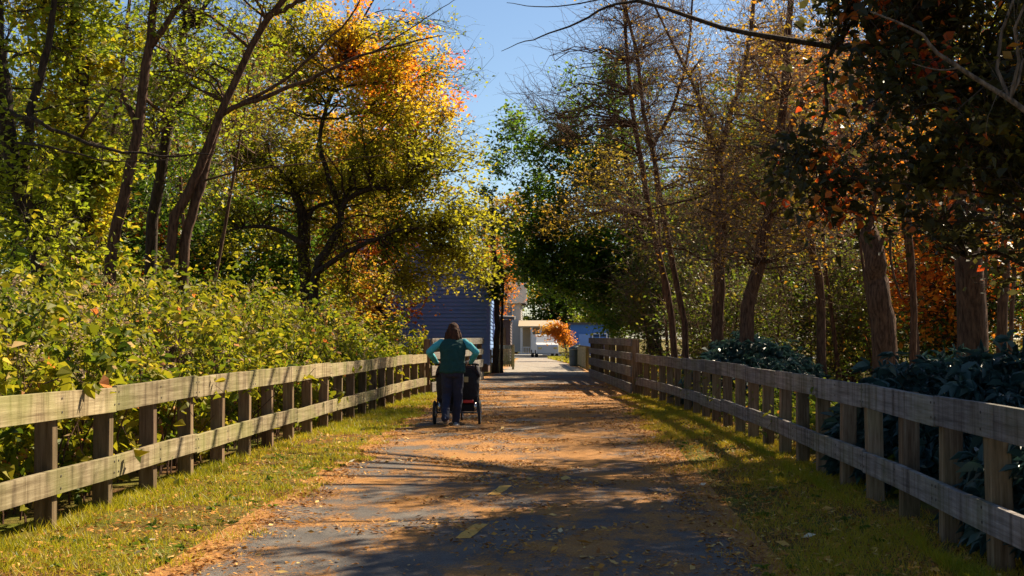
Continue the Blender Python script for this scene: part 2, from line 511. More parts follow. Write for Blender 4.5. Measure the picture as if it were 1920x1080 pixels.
# ================================================================ SETTING
# ---- ground
def ground_mat():
    m, nt, out = mat("ground_soil_and_grass")
    tc = nt.nodes.new("ShaderNodeTexCoord"); geo = nt.nodes.new("ShaderNodeNewGeometry")
    n1 = noise(nt, 0.9, 6, geo.outputs['Position']); n2 = noise(nt, 30, 5, geo.outputs['Position'], 0.75)
    soil = ramp(nt, [(0.3, (0.05, 0.03, 0.015)), (0.55, (0.16, 0.08, 0.03)), (0.75, (0.30, 0.15, 0.04))]); nt.links.new(n2.outputs[0], soil.inputs[0])
    gr = ramp(nt, [(0.3, (0.06, 0.075, 0.01)), (0.6, (0.17, 0.18, 0.018)), (0.8, (0.30, 0.22, 0.03))]); nt.links.new(n2.outputs[0], gr.inputs[0])
    f = ramp(nt, [(0.38, (0, 0, 0)), (0.6, (1, 1, 1))]); nt.links.new(n1.outputs[0], f.inputs[0])
    c = mixc(nt, f.outputs[0], gr.outputs[0], soil.outputs[0])
    p = N(nt, "ShaderNodeBsdfPrincipled"); p.inputs['Roughness'].default_value = 0.95; p.inputs['Specular IOR Level'].default_value = 0.1
    nt.links.new(c, p.inputs['Base Color'])
    b = N(nt, "ShaderNodeBump"); b.inputs['Strength'].default_value = 0.8; b.inputs['Distance'].default_value = 0.04
    nt.links.new(n2.outputs[0], b.inputs['Height']); nt.links.new(b.outputs[0], p.inputs['Normal'])
    nt.links.new(p.outputs[0], out.inputs[0])
    return m


g = G(); g.add([(-500, -300, 0), (500, -300, 0), (500, 900, 0), (-500, 900, 0)], [(0, 1, 2, 3)])
tag(g.build("ground", ground_mat()), kind='structure')

# edges of things along the path, as functions of distance Y
LF_Y = [-2, 6, 9.8, 13, 17, 21, 25, 29, 33, 36]
LF_X = [-3.80, -3.77, -3.71, -3.65, -3.57, -3.45, -3.34, -3.23, -3.05, -2.85]
RF_Y = [-2, 5, 7.5, 10, 13, 17, 21, 26, 30, 34]
RF_X = [2.45, 2.58, 2.66, 2.76, 2.82, 2.85, 2.80, 2.66, 2.45, 2.17]
lfx = lambda y: np.interp(y, LF_Y, LF_X)
rfx = lambda y: np.interp(y, RF_Y, RF_X)
PL_Y = [-6, 8, 12, 18, 24, 30, 34, 42, 50, 60, 75, 92]
PL_X = [-2.3, -2.2, -2.18, -2.25, -2.35, -2.4, -2.4, -2.3, -2.1, -1.95, -1.9, -1.9]
PR_X = [1.2, 1.25, 1.3, 1.45, 1.6, 1.7, 1.75, 1.75, 1.65, 1.45, 1.0, -.2]
plx = lambda y: np.interp(y, PL_Y, PL_X)
prx = lambda y: np.interp(y, PL_Y, PR_X)


def path_mat():
    m, nt, out = mat("worn_asphalt_with_leaf_litter")
    geo = nt.nodes.new("ShaderNodeNewGeometry"); pos = geo.outputs['Position']
    fine = noise(nt, 160, 3, pos, 0.8); mid = noise(nt, 2.2, 5, pos)
    asp = ramp(nt, [(0.3, (0.045, 0.042, 0.044)), (0.5, (0.10, 0.090, 0.085)), (0.72, (0.25, 0.22, 0.195))]); nt.links.new(fine.outputs[0], asp.inputs[0])
    wear = ramp(nt, [(0.35, (0.7, 0.7, 0.7)), (0.65, (1.25, 1.2, 1.1))]); nt.links.new(mid.outputs[0], wear.inputs[0])
    c = mixc(nt, 1.0, asp.outputs[0], wear.outputs[0], 'MULTIPLY')
    # paler path colour beyond the bridge, sunlit brightness put into the colour
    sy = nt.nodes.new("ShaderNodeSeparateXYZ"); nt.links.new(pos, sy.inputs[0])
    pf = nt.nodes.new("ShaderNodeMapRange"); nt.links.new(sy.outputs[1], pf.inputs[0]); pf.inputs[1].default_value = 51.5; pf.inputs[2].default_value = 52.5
    far_pale = ramp(nt, [(0.3, (0.18, 0.15, 0.125)), (0.7, (0.36, 0.31, 0.25))]); nt.links.new(mid.outputs[0], far_pale.inputs[0])
    c = mixc(nt, pf.outputs[0], c, far_pale.outputs[0])
    # fine organic litter lying in drifts
    sx = nt.nodes.new("ShaderNodeSeparateXYZ"); nt.links.new(pos, sx.inputs[0])
    mp = nt.nodes.new("ShaderNodeMapping"); mp.inputs['Scale'].default_value = (0.7, 0.42, 1); nt.links.new(pos, mp.inputs[0])
    l1 = noise(nt, 2.0, 7, mp.outputs[0], 0.68); l2 = noise(nt, 45, 4, pos, 0.8)
    mr = nt.nodes.new("ShaderNodeMapRange"); nt.links.new(sx.outputs[1], mr.inputs[0])
    mr.inputs[1].default_value = 6; mr.inputs[2].default_value = 17; mr.inputs[3].default_value = -0.02; mr.inputs[4].default_value = 0.088
    mr3 = nt.nodes.new("ShaderNodeMapRange"); nt.links.new(sx.outputs[1], mr3.inputs[0])
    mr3.inputs[1].default_value = 34; mr3.inputs[2].default_value = 54; mr3.inputs[3].default_value = 0.0; mr3.inputs[4].default_value = -0.22
    mr2 = nt.nodes.new("ShaderNodeMapRange"); nt.links.new(sx.outputs[0], mr2.inputs[0])
    mr2.inputs[1].default_value = -2; mr2.inputs[2].default_value = 1.5; mr2.inputs[3].default_value = -0.035; mr2.inputs[4].default_value = 0.035
    s = math_(nt, 'ADD', l1.outputs[0], mr.outputs[0]); s = math_(nt, 'ADD', s, mr2.outputs[0]); s = math_(nt, 'ADD', s, mr3.outputs[0])
    s = math_(nt, 'ADD', s, math_(nt, 'MULTIPLY', math_(nt, 'SUBTRACT', l2.outputs[0], 0.5), 0.6))
    f = ramp(nt, [(0.49, (0, 0, 0)), (0.59, (1, 1, 1))]); nt.links.new(s, f.inputs[0])
    # ragged edges: litter piles against the verge
    at = N(nt, "ShaderNodeAttribute", attribute_name="edge")
    e = math_(nt, 'ADD', at.outputs['Fac'], math_(nt, 'MULTIPLY', math_(nt, 'SUBTRACT', l1.outputs[0], 0.5), 2.2))
    e = math_(nt, 'ADD', e, math_(nt, 'MULTIPLY', math_(nt, 'SUBTRACT', l2.outputs[0], 0.5), 0.8))
    er = ramp(nt, [(0.55, (0, 0, 0)), (0.8, (1, 1, 1))]); nt.links.new(e, er.inputs[0])
    ff = math_(nt, 'MAXIMUM', f.outputs[0], er.outputs[0])
    lit = ramp(nt, [(0.3, (0.16, 0.055, 0.012)), (0.5, (0.46, 0.19, 0.03)), (0.7, (0.68, 0.35, 0.07))])
    l3 = noise(nt, 70, 4, pos, 0.85); nt.links.new(l3.outputs[0], lit.inputs[0])
    c = mixc(nt, math_(nt, 'MULTIPLY', ff, 0.8), c, lit.outputs[0])
    p = N(nt, "ShaderNodeBsdfPrincipled"); p.inputs['Roughness'].default_value = 0.85; p.inputs['Specular IOR Level'].default_value = 0.25
    nt.links.new(c, p.inputs['Base Color'])
    b = N(nt, "ShaderNodeBump"); b.inputs['Strength'].default_value = 0.6; b.inputs['Distance'].default_value = 0.012
    nt.links.new(math_(nt, 'ADD', fine.outputs[0], math_(nt, 'MULTIPLY', math_(nt, 'MULTIPLY', ff, l3.outputs[0]), 3)), b.inputs['Height'])
    nt.links.new(b.outputs[0], p.inputs['Normal'])
    nt.links.new(p.outputs[0], out.inputs[0])
    return m


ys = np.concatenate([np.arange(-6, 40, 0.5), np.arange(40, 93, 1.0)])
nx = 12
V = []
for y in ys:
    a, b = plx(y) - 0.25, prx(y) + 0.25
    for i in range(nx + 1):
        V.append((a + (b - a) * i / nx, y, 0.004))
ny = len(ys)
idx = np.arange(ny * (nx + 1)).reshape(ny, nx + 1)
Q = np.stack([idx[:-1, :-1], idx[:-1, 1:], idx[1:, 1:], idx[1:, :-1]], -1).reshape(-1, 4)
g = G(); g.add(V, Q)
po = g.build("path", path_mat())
ea = po.data.attributes.new("edge", 'FLOAT', 'POINT')
u = np.tile(np.abs(np.linspace(-1, 1, nx + 1)), ny)
ea.data.foreach_set("value", (np.clip((u - 0.68) / 0.32, 0, 1) * 1.15).astype(np.float32))
tag(po, kind='structure')

# worn yellow centre dashes
dm, nt, out = mat("worn_yellow_paint")
geo = nt.nodes.new("ShaderNodeNewGeometry"); n1 = noise(nt, 60, 5, geo.outputs['Position'], 0.8)
cr = ramp(nt, [(0.36, (0.10, 0.08, 0.06)), (0.46, (0.60, 0.30, 0.03)), (0.7, (0.75, 0.42, 0.05))]); nt.links.new(n1.outputs[0], cr.inputs[0])
p = N(nt, "ShaderNodeBsdfPrincipled"); p.inputs['Roughness'].default_value = 0.8; nt.links.new(cr.outputs[0], p.inputs['Base Color']); nt.links.new(p.outputs[0], out.inputs[0])
for (p0, p1, lab) in (((-0.615, 9.62), (-0.515, 10.36), 'nearest worn yellow centre dash on the asphalt path'),
                      ((-0.50, 12.25), (-0.40, 13.05), 'second worn yellow centre dash beyond the nearest, beside leaf litter')):
    g = G(); w = 0.055
    K = 8; L = [];
    for i in range(K + 1):
        t = i / K; x = p0[0] + (p1[0] - p0[0]) * t; y = p0[1] + (p1[1] - p0[1]) * t
        L += [(x - w + rng.uniform(-.006, .006), y, 0.008), (x + w + rng.uniform(-.006, .006), y, 0.008)]
    g.add(L, [(2 * i, 2 * i + 1, 2 * i + 3, 2 * i + 2) for i in range(K)])
    tag(g.build("centre_dash", dm), kind='structure')

# street across the far end
am = smooth_mat("street_asphalt", (0.07, 0.07, 0.075), 0.85, var=0.3, scale=3)
g = G(); g.add([(-60, 92, 0.004), (60, 92, 0.004), (60, 99, 0.004), (-60, 99, 0.004)], [(0, 1, 2, 3)])
tag(g.build("street", am), kind='structure')
pm = smooth_mat("pavement_concrete", (0.33, 0.31, 0.28), 0.9, var=0.2, scale=2)
g = G(); box(g, (-60, 99, 0), (60, 101.5, 0.13))
tag(g.build("pavement", pm), kind='structure')


# ---- grass verges (stuff)
def blades(n, xf, y0, y1, seed, h=0.055, w=0.006, power=1.7):
    rg = np.random.default_rng(seed)
    y = y0 + (y1 - y0) * rg.uniform(0, 1, n) ** power
    a, b = xf(y); x = a + (b - a) * rg.uniform(0, 1, n)
    P = np.stack([x, y, np.zeros(n)], 1)
    nz = vnoise(P, 0.9, seed); keep = rg.uniform(0, 1, n) < np.clip(0.1 + 1.7 * (nz - 0.3), 0.08, 1)
    P = P[keep]; n = len(P); nz = nz[keep]
    ang = rg.uniform(0, 6.28, n); s = np.stack([np.cos(ang), np.sin(ang), np.zeros(n)], 1)
    hh = h * rg.uniform(0.4, 1.3, n) ; ww = w * (0.8 + P[:, 1] * 0.05)
    ln = rg.normal(size=(n, 2)) * hh[:, None] * 0.55
    tip = P + np.stack([ln[:, 0], ln[:, 1], hh], 1)
    V = np.stack([P - s * ww[:, None] / 2, P + s * ww[:, None] / 2, tip], 1).reshape(-1, 3)
    val = np.clip(0.55 * (1 - nz) + 0.45 * rg.uniform(0, 1, n), 0, 1)
    return V, np.arange(n * 3).reshape(n, 3), val


g = G()
V, T, a = blades(90000, lambda y: (lfx(y) - 0.3, plx(y) - 0.05 + 0.14 * np.sin(y * 2.1) + 0.09 * np.sin(y * 5.3)), 6.5, 34, 3)
g.add(V, t=T, a=a)
tag(g.build("grass_verge", M['grass']), 'short yellowing grass strip between the left fence and the path', 'grass', kind='stuff')
g = G()
V, T, a = blades(80000, lambda y: (prx(y) + 0.0 + 0.14 * np.sin(y * 1.9 + 1) + 0.10 * np.sin(y * 4.7), rfx(y) + 0.35), 7, 33, 4, h=0.05)
g.add(V, t=T, a=np.clip(a * .75 + .42, 0, 1))
tag(g.build("grass_verge", M['grass']), 'mostly shaded grass strip between the path and the right fence', 'grass', kind='stuff')
g = G()
V, T, a = blades(40000, lambda y: (prx(y) + .1, np.full_like(y, 3.2)), 66, 91, 5, h=0.16, w=0.012, power=1.0)
g.add(V, t=T, a=a)
tag(g.build("grass_patch", M['grass']), 'sunny grass patch below the small orange tree at the far end', 'grass', kind='stuff')

# ---- fallen leaves (stuff)
n = 120000
rg = np.random.default_rng(11)
y = 7 + 34 * rg.uniform(0, 1, n) ** 1.4; x = rg.uniform(-3.7, 2.9, n)
P = np.stack([x, y, np.zeros(n)], 1)
nz = vnoise(P * np.array([1.2, 0.8, 1]), 1.3, 5)
onp = (x > plx(y)) & (x < prx(y))
edge = np.minimum(np.abs(x - plx(y)), np.abs(x - prx(y)))
pr = np.where(onp, np.clip((nz - 0.42) * 2.6, 0.03, 1) * np.clip((y - 5) / 10, 0.2, 1), 0.55)
pr = np.maximum(pr, np.exp(-(edge / 0.22) ** 2) * 0.95)
P = P[rg.uniform(0, 1, n) < pr * np.clip(.25 + 1.6 * vnoise(P, 7.0, 15), .2, 1)]; n = len(P)
P[:, 2] = rg.uniform(0.008, 0.018, n)
L = rg.uniform(0.010, 0.030, n); big = rg.uniform(0, 1, n) < 0.012; L[big] = rg.uniform(0.035, 0.065, big.sum())
ang = rg.uniform(0, 6.28, n); d = np.stack([np.cos(ang), np.sin(ang), rg.normal(size=n) * 0.25], 1) * L[:, None]
s = np.stack([-np.sin(ang), np.cos(ang), rg.normal(size=n) * 0.3], 1) * (L * rg.uniform(0.3, 0.8, n))[:, None] * 0.6
upv = np.zeros((n, 3)); upv[:, 2] = L * rg.uniform(0.0, 0.5, n)
V = np.stack([P - d, P + s + upv, P + d + upv * 0.5, P - s], 1).reshape(-1, 3)
V[:, 2] = np.maximum(V[:, 2], 0.007)
val = rg.uniform(0, 0.96, n); val[big] = rg.uniform(0.7, 1.0, big.sum())
g = G(); g.add(V, np.arange(n * 4).reshape(n, 4), a=val)
tag(g.build("fallen_leaves", M['litter']), 'orange and brown fallen leaves scattered over path and verges', 'fallen leaves', kind='stuff')


# ================================================================ FENCES
def nails(g, x, y, z, n, m=1):
    """dark bolt head, small octagonal disc standing proud of the board; n = outward unit (x,y)"""
    n3 = np.array([n[0], n[1], 0.0]); c = np.array([x, y, z])
    P = np.stack([c, c + n3 * 0.004]); V, Q, T = tubes(P, np.array([0.011, 0.011]), 8)
    g.add(V, Q, T, m=m)


def fence(label, fx, y0, y1, step, side, mt, start=0.0):
    """side = +1: path lies to the right of the fence (left fence)"""
    root = empty("post_and_rail_fence", (float(fx(y0)), y0, 0), label=label, cat='fence', group='low timber fences along the path')
    o = np.array([float(fx(y0)), y0, 0])
    ysp = np.arange(y0 + start, y1 + 0.01, step)
    for y in ysp:
        x = float(fx(y)) - side * 0.115
        g = G(); t = rng.uniform(-.02, .012); q = rng.uniform(-.03, .03)
        v = []
        for z, dx in ((-0.05, 0), (1.0 + rng.uniform(-.02, .02), t)):
            for sx, sy in ((-1, -1), (1, -1), (1, 1), (-1, 1)):
                v.append((x + sx * 0.07 + dx, y + sy * 0.06 + q * (z > 0), z))
        g.add(v, [(0, 3, 2, 1), (4, 5, 6, 7), (0, 1, 5, 4), (1, 2, 6, 5), (2, 3, 7, 6), (3, 0, 4, 7)])
        bevel(g.build("post", M['post'], root, origin=o), 0.008)
    ys_ = ysp[::2]
    for nm, za, zb in (('top_rail', 0.825, 1.035), ('bottom_rail', 0.255, 0.44)):
        prev = 0
        ends = list(ysp[0::2])
        if ends[-1] < ysp[-1] - 0.1: ends.append(ysp[-1])
        for i in range(len(ends) - 1):
            a, b = ends[i], ends[i + 1]
            j0, j1 = rng.uniform(-.014, .014), rng.uniform(-.014, .014)
            g = G(); th = 0.045
            K = 5
            yy = np.linspace(a + 0.004, b - 0.004, K); xx = fx(yy)
            # gently bowed weathered board
            for k, (z, off) in enumerate(()): pass
            V = []
            sag = rng.uniform(-.006, .006); jz = np.interp(yy, [a, b], [j0, j1]) + sag * np.sin(np.linspace(0, np.pi, K))
            for k in range(K):
                edge_n = rng.uniform(-.004, .004)
                for (dx, z) in ((-th / 2, za), (th / 2, za), (th / 2, zb), (-th / 2, zb)):
                    V.append((xx[k] + dx - side * 0.02, yy[k], z + jz[k] + (edge_n if z == zb else 0)))
            Q = []
            for k in range(K - 1):
                for c in range(4):
                    d = (c + 1) % 4
                    Q.append((4 * k + c, 4 * k + d, 4 * k + 4 + d, 4 * k + 4 + c))
            Q += [(3, 2, 1, 0), (4 * K - 4, 4 * K - 3, 4 * K - 2, 4 * K - 1)]
            g.add(V, Q)
            for yb in (a + 0.05, b - 0.05, (a + b) / 2):
                for zf in (0.25, 0.75):
                    nails(g, float(fx(yb)) - side * 0.02 + side * th / 2, yb + rng.uniform(-.01, .01), za + (zb - za) * zf, (side, 0))
            bevel(g.build(nm, [mt, M['iron']], root, origin=o), 0.006)
    return root


fence('weathered two-rail timber fence in full sun along the left side of the path', lfx, 6.42, 34.1, 1.225, 1, M['rail'])
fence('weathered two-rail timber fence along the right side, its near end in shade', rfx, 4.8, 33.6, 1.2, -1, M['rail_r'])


def bridge_rail(label, pts, side, n_posts):
    """tall bridge parapet: four horizontal boards on posts outside"""
    root = empty("bridge_railing", (pts[0][0], pts[0][1], 0), label=label, cat='railing', group='tall bridge railings')
    o = np.array([pts[0][0], pts[0][1], 0]); P = spline([(a, b, 0) for a, b in pts], n_posts)
    for i in range(n_posts):
        g = G(); x, y = P[i][0] - side * 0.13, P[i][1] + (0.1 if i == 0 else 0)
        box(g, (x - .08, y - .08, -0.4), (x + .08, y + .08, 1.40))
        bevel(g.build("post", M['post'], root, origin=o), 0.008)
    for (z0, z1, nm) in ((1.22, 1.42, 'rail'), (0.86, 1.05, 'rail'), (0.44, 0.70, 'rail'), (0.02, 0.27, 'kickboard')):
        for i in range(0, n_posts - 1, 2):
            j = min(i + 2, n_posts - 1); g = G()
            obox(g, P[i] + (P[j] - P[i]) * 0.001, P[j] - (P[j] - P[i]) * 0.001, 0.05, z0, z1, off=side * 0.0)
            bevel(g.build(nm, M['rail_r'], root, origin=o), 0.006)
    return root


bridge_rail('tall four-board timber bridge railing on the right, standing higher than the fence joined to it',
            [(2.12, 34.0), (1.98, 38.5), (1.75, 44), (1.55, 50)], -1, 9)
bridge_rail('tall four-board timber bridge railing on the left behind the person and stroller',
            [(-3.02, 34.6), (-2.72, 38.5), (-2.42, 42), (-2.2, 45.5)], 1, 7)


def picket_fence(label, p, q, h, nrail, group):
    root = empty("picket_fence", (p[0], p[1], 0), label=label, cat='fence', group=group)
    o = np.array([p[0], p[1], 0]); p = np.array(p, float); q = np.array(q, float)
    L = np.linalg.norm(q - p); k = max(2, int(L / 1.2) + 1)
    for i in range(k):
        c = p + (q - p) * i / (k - 1); g = G(); box(g, (c[0] - .05, c[1] - .05, -.05), (c[0] + .05, c[1] + .05, h))
        g.build("post", M['rail'], root, origin=o)
    d = (q - p) / L; nn = np.array([d[1], -d[0]])
    for z in (h * 0.22, h * 0.82)[:nrail]:
        g = G(); obox(g, p, q, 0.04, z, z + 0.17 if z > .3 else z + 0.14, off=0.075)
        g.build("rail", M['rail'], root, origin=o)
    g = G(); m_ = int(L / 0.13)
    for i in range(m_):
        c = p + d * (i + 0.5) * L / m_; obox(g, c - d * 0.045, c + d * 0.045, 0.02, 0.12, h * 0.95, off=0.11 * -1)
    g.build("picket_panel", M['rail'], root, origin=o)
    return root


picket_fence('short sunlit timber fence panel beyond the ivy-covered trunk, left of the far path', (-2.55, 60.5), (-1.55, 59.6), 1.12, 2, None)
picket_fence('far low timber fence on the right beyond the bridge railing', (1.75, 57.5), (1.45, 72), 1.05, 2, None)


# ================================================================ BUILDINGS
def siding_mat(name, col):
    return smooth_mat(name, col, 0.55, var=0.10, scale=1.2)


M['blue'] = siding_mat("blue_clapboard", (0.15, 0.27, 0.56))
M['blue2'] = siding_mat("bright_blue_wall", (0.05, 0.15, 0.42))
M['cream'] = siding_mat("cream_siding", (0.46, 0.43, 0.40))
M['ochre'] = siding_mat("ochre_siding", (0.42, 0.32, 0.20))
M['white'] = smooth_mat("white_paint", (0.55, 0.54, 0.53), 0.5, var=0.05)
M['brown'] = siding_mat("brown_boards", (0.09, 0.05, 0.04))
M['roof'] = smooth_mat("roof_shingles", (0.07, 0.065, 0.07), 0.9, var=0.3, scale=20, bump=0.5)
M['glass'] = smooth_mat("window_glass", (0.02, 0.025, 0.035), 0.08, var=0.1, spec=0.9)
M['corner'] = siding_mat("blue_trim", (0.16, 0.24, 0.55))


def clap(g, p, q, z0, ztop, step=0.16, depth=0.035, m=0):
    """sawtooth clapboard wall from p to q (facing right of travel); ztop may be a function of t along the wall"""
    p = np.array(p, float); q = np.array(q, float); d = (q - p); L = np.linalg.norm(d); d /= L; n = np.array([d[1], -d[0]])
    zt = ztop if callable(ztop) else (lambda t: ztop)
    zmax = max(zt(t) for t in (0, .25, .5, .75, 1)); z = z0
    while z < zmax - 0.01:
        z1 = min(z + step, zmax)
        ts = [t for t in np.linspace(0, 1, 60) if zt(t) >= z1 - 0.02]
        if len(ts) < 2: break
        a = p + d * L * ts[0]; b = p + d * L * ts[-1]
        v = [(*(a + n * depth), z), (*(b + n * depth), z), (*b, z1), (*a, z1), (*a, z), (*b, z)]
        g.add(v, [(0, 1, 2, 3), (4, 5, 1, 0)], m=m)
        z = z1


def window(parent, o, p, n, w, h, z, framem=None, mull=1):
    """window centred at p (xy) on a wall with outward unit n"""
    framem = framem or M['white']
    d = np.array([-n[1], n[0]]); p = np.array(p, float); n = np.array(n, float)
    g = G()
    t = 0.09
    for (u0, u1, z0, z1) in ((-w / 2 - t, w / 2 + t, z + h, z + h + t), (-w / 2 - t, w / 2 + t, z - t, z), (-w / 2 - t, -w / 2, z, z + h), (w / 2, w / 2 + t, z, z + h), (-w / 2, w / 2, z + h / 2 - .025, z + h / 2 + .025)):
        a = p + d * u0; b = p + d * u1
        obox(g, a, b, 0.06, z0, z1, off=0)
    for k in range(mull):
        u = -w / 2 + w * (k + 1) / (mull + 1)
        obox(g, p + d * (u - .02), p + d * (u + .02), 0.05, z + 0.0, z + h, off=0)
    shift = np.array([n[0] * 0.035, n[1] * 0.035, 0])
    for i in range(len(g.v)): g.v[i] = g.v[i] + shift.astype(np.float32)
    f = g.build("window", framem, parent, origin=o)
    g2 = G(); a = p - d * w / 2 + n * 0.022; b = p + d * w / 2 + n * 0.022
    g2.add([(*a, z), (*b, z), (*b, z + h), (*a, z + h)], [(0, 1, 2, 3)])
    g2.build("pane", M['glass'], f, origin=None)
    pn = f.children[0]; pn.data.transform(Matrix.Translation(Vector(-o)))
    return f


# blue clapboard house at the left of the bridge end
o = np.array([-7.5, 60, 0.0])
house = empty("blue_house", tuple(o), label='blue clapboard house with a gable, half hidden behind the yellow maple on the left', cat='house')
xr, xl, yf, yb = -2.42, -12.0, 55.2, 64.0
ev = 3.7
gz = lambda t: ev + 3.4 * (1 - abs(t - 0.5) * 2)
g = G(); clap(g, (xl, yf), (xr, yf), 0.35, gz); clap(g, (xr, yf), (xr, yb), 0.35, ev); clap(g, (xl, yb), (xl, yf), 0.35, ev)
clap(g, (xr, yb), (xl, yb), 0.35, gz)
g.build("wall", M['blue'], house, origin=o)
g = G(); box(g, (xl + .05, yf + .05, -0.1), (xr - .05, yb - .05, 0.36)); g.build("foundation", M['brown'], house, origin=o)
g = G(); xm = (xl + xr) / 2
for sgn, xe in ((-1, xl - 0.35), (1, xr + 0.35)):
    ze = ev - 0.22
    v = [(xm, yf - .35, ev + 3.45), (xm, yb + .35, ev + 3.45), (xe, yb + .35, ze), (xe, yf - .35, ze)]
    v2 = [(a, b, c + 0.14) for a, b, c in v]
    g.add(v + v2, [(0, 1, 2, 3), (4, 7, 6, 5), (0, 3, 7, 4), (1, 5, 6, 2), (3, 2, 6, 7)])
g.build("roof", M['roof'], house, origin=o)
g = G(); box(g, (xr - .10, yf - .03, 0.3), (xr + .03, yf + .11, ev)); g.build("corner_board", M['corner'], house, origin=o)
window(house, o, (-6.9, yf), (0, -1), 0.9, 1.3, 1.4, M['corner']); window(house, o, (-9.6, yf), (0, -1), 0.9, 1.3, 1.4, M['corner'])
window(house, o, (-7.2, yf), (0, -1), 0.9, 1.2, 4.2, M['corner'])
window(house, o, (xr, 58.5), (1, 0), 0.8, 1.2, 1.4, M['corner'])

# low plank screen on the lower part of the house's path side
root = empty("plank_screen", (-2.0, 55, 0), label='upright bare plank screen at the corner of the blue house', cat='fence')
o2 = np.array([-2.0, 55, 0.])
g = G()
for i in range(6):
    x = -2.36 + i * 0.085; box(g, (x, 54.6 + i * .02, 0), (x + 0.075, 54.63 + i * .02, 0.95 + 0.05 * math.sin(i * 2.3)))
g.build("plank", M['rail'], root, origin=o2)
g = G(); box(g, (-2.36, 54.76, 0.6), (-1.86, 54.8, 0.68)); g.build("crosspiece", M['post'], root, origin=o2)

# small dark shed
o = np.array([-2.3, 72, 0.])
shed = empty("small_shed", tuple(o), label='small dark brown lean-to shed between the blue house and the sunlit fence panel', cat='shed')
g = G(); clap(g, (-4.0, 70), (-1.98, 70), 0.0, 2.35, 0.15); clap(g, (-1.98, 70), (-1.98, 73), 0.0, 2.35, 0.15); clap(g, (-1.98, 73), (-4, 73), 0, 2.35, .15); clap(g, (-4, 73), (-4, 70), 0, 2.35, .15)
g.build("wall", M['brown'], shed, origin=o)
g = G(); v = [(-4.2, 69.7, 2.5), (-1.75, 69.7, 2.35), (-1.75, 73.3, 2.45), (-4.2, 73.3, 2.6)]
g.add(v + [(a, b, c + .15) for a, b, c in v], [(0, 1, 2, 3)[::-1], (4, 5, 6, 7), (0, 1, 5, 4), (1, 2, 6, 5), (2, 3, 7, 6), (3, 0, 4, 7)]); g.build("roof", M['roof'], shed, origin=o)
g = G(); box(g, (-2.9, 69.93, 0), (-2.2, 69.97, 1.95)); g.build("door", M['post'], shed, origin=o)

# cream house with porch columns across the street
o = np.array([-2.0, 112, 0.])
ch = empty("cream_house", tuple(o), label='pale cream house with tall narrow windows across the street at the end of the path', cat='house')
g = G(); clap(g, (-9, 108), (-2.2, 108), 0.3, 5.2, 0.2); clap(g, (-2.2, 108), (-2.2, 116), 0.3, 5.2, .2); clap(g, (-2.2, 116), (-9, 116), 0.3, 5.2, .2); clap(g, (-9, 116), (-9, 108), 0.3, 5.2, .2)
g.build("wall", M['cream'], ch, origin=o)
g = G(); v = [(-9.5, 107.5, 5.1), (-1.8, 107.5, 5.1), (-1.8, 112, 7.4), (-9.5, 112, 7.4), (-9.5, 116.5, 5.1), (-1.8, 116.5, 5.1)]
g.add(v, [(0, 1, 2, 3), (3, 2, 5, 4)], [(0, 3, 4), (1, 5, 2)]); g.build("roof", M['roof'], ch, origin=o)
for x in (-7.6, -5.4, -3.3):
    window(ch, o, (x, 108), (0, -1), 0.8, 1.6, 3.1); window(ch, o, (x, 108), (0, -1), 0.8, 1.5, 0.8)
window(ch, o, (-2.2, 110), (1, 0), .8, 1.5, .8)
# ochre house with porch
o = np.array([0.0, 108, 0.])
oh = empty("ochre_house", tuple(o), label='sunny ochre house with white porch posts, left of the small orange tree', cat='house')
g = G(); clap(g, (-2.1, 106), (0.7, 106), 0.35, 3.0, .18); clap(g, (0.7, 106), (0.7, 112), 0.35, 3.0, .18); clap(g, (-2.1, 112), (-2.1, 106), .35, 3.0, .18)
g.build("wall", M['ochre'], oh, origin=o)
g = G(); box(g, (-2.3, 103.9, 3.0), (0.95, 112.2, 3.12)); v = [(-2.3, 103.9, 3.12), (0.95, 103.9, 3.12), (0.95, 106.5, 3.75), (-2.3, 106.5, 3.75), (-2.3, 112.2, 3.75), (0.95, 112.2, 3.75)]
g.add(v, [(0, 1, 2, 3), (3, 2, 5, 4)]); g.build("roof", M['ochre'], oh, origin=o)
for x in (-2.05, -1.25, -0.55, 0.65):
    g = G(); box(g, (x - .09, 104.1, 0.3), (x + .09, 104.28, 2.99)); g.build("porch_post", M['white'], oh, origin=o)
g = G(); box(g, (-2.3, 104, -.05), (0.9, 105.97, 0.3)); g.build("porch_floor", M['white'], oh, origin=o)
g = G(); box(g, (-2.0, 104.1, 0.85), (0.6, 104.16, 0.93));
for i in range(14): box(g, (-1.9 + i * .18, 104.11, .3), (-1.85 + i * .18, 104.15, .85))
g.build("porch_railing", M['white'], oh, origin=o)
window(oh, o, (-0.9, 106), (0, -1), 0.62, 1.7, 0.9, None, 0)
window(oh, o, (0.1, 106), (0, -1), 0.5, 1.3, 1.1, None, 0)
oh.scale = (1, 1, .74); ch.scale = (1, 1, .82)
# far blue building at right
o = np.array([5, 100, 0.])
bh = empty("bright_blue_building", tuple(o), label='bright blue building behind the far fence, right of the small orange tree', cat='building')
g = G(); clap(g, (1.75, 101.6), (4.6, 101.6), 0.0, 3.0, .25); clap(g, (1.75, 108), (1.75, 101.6), 0.0, 3.0, .25); clap(g, (4.6, 101.6), (4.6, 108), 0, 3, .25); g.build("wall", M['blue2'], bh, origin=o)
g = G(); box(g, (1.5, 101.3, 3.0), (4.9, 108.2, 3.2)); g.build("roof", M['roof'], bh, origin=o)
g = G(); box(g, (2.35, 101.5, 0), (3.2, 101.57, 2.1)); g.build("door", M['blue'], bh, origin=o)
window(bh, o, (3.95, 101.6), (0, -1), 1.0, 1.1, 1.0)
bh.scale = (1, 1, .8)


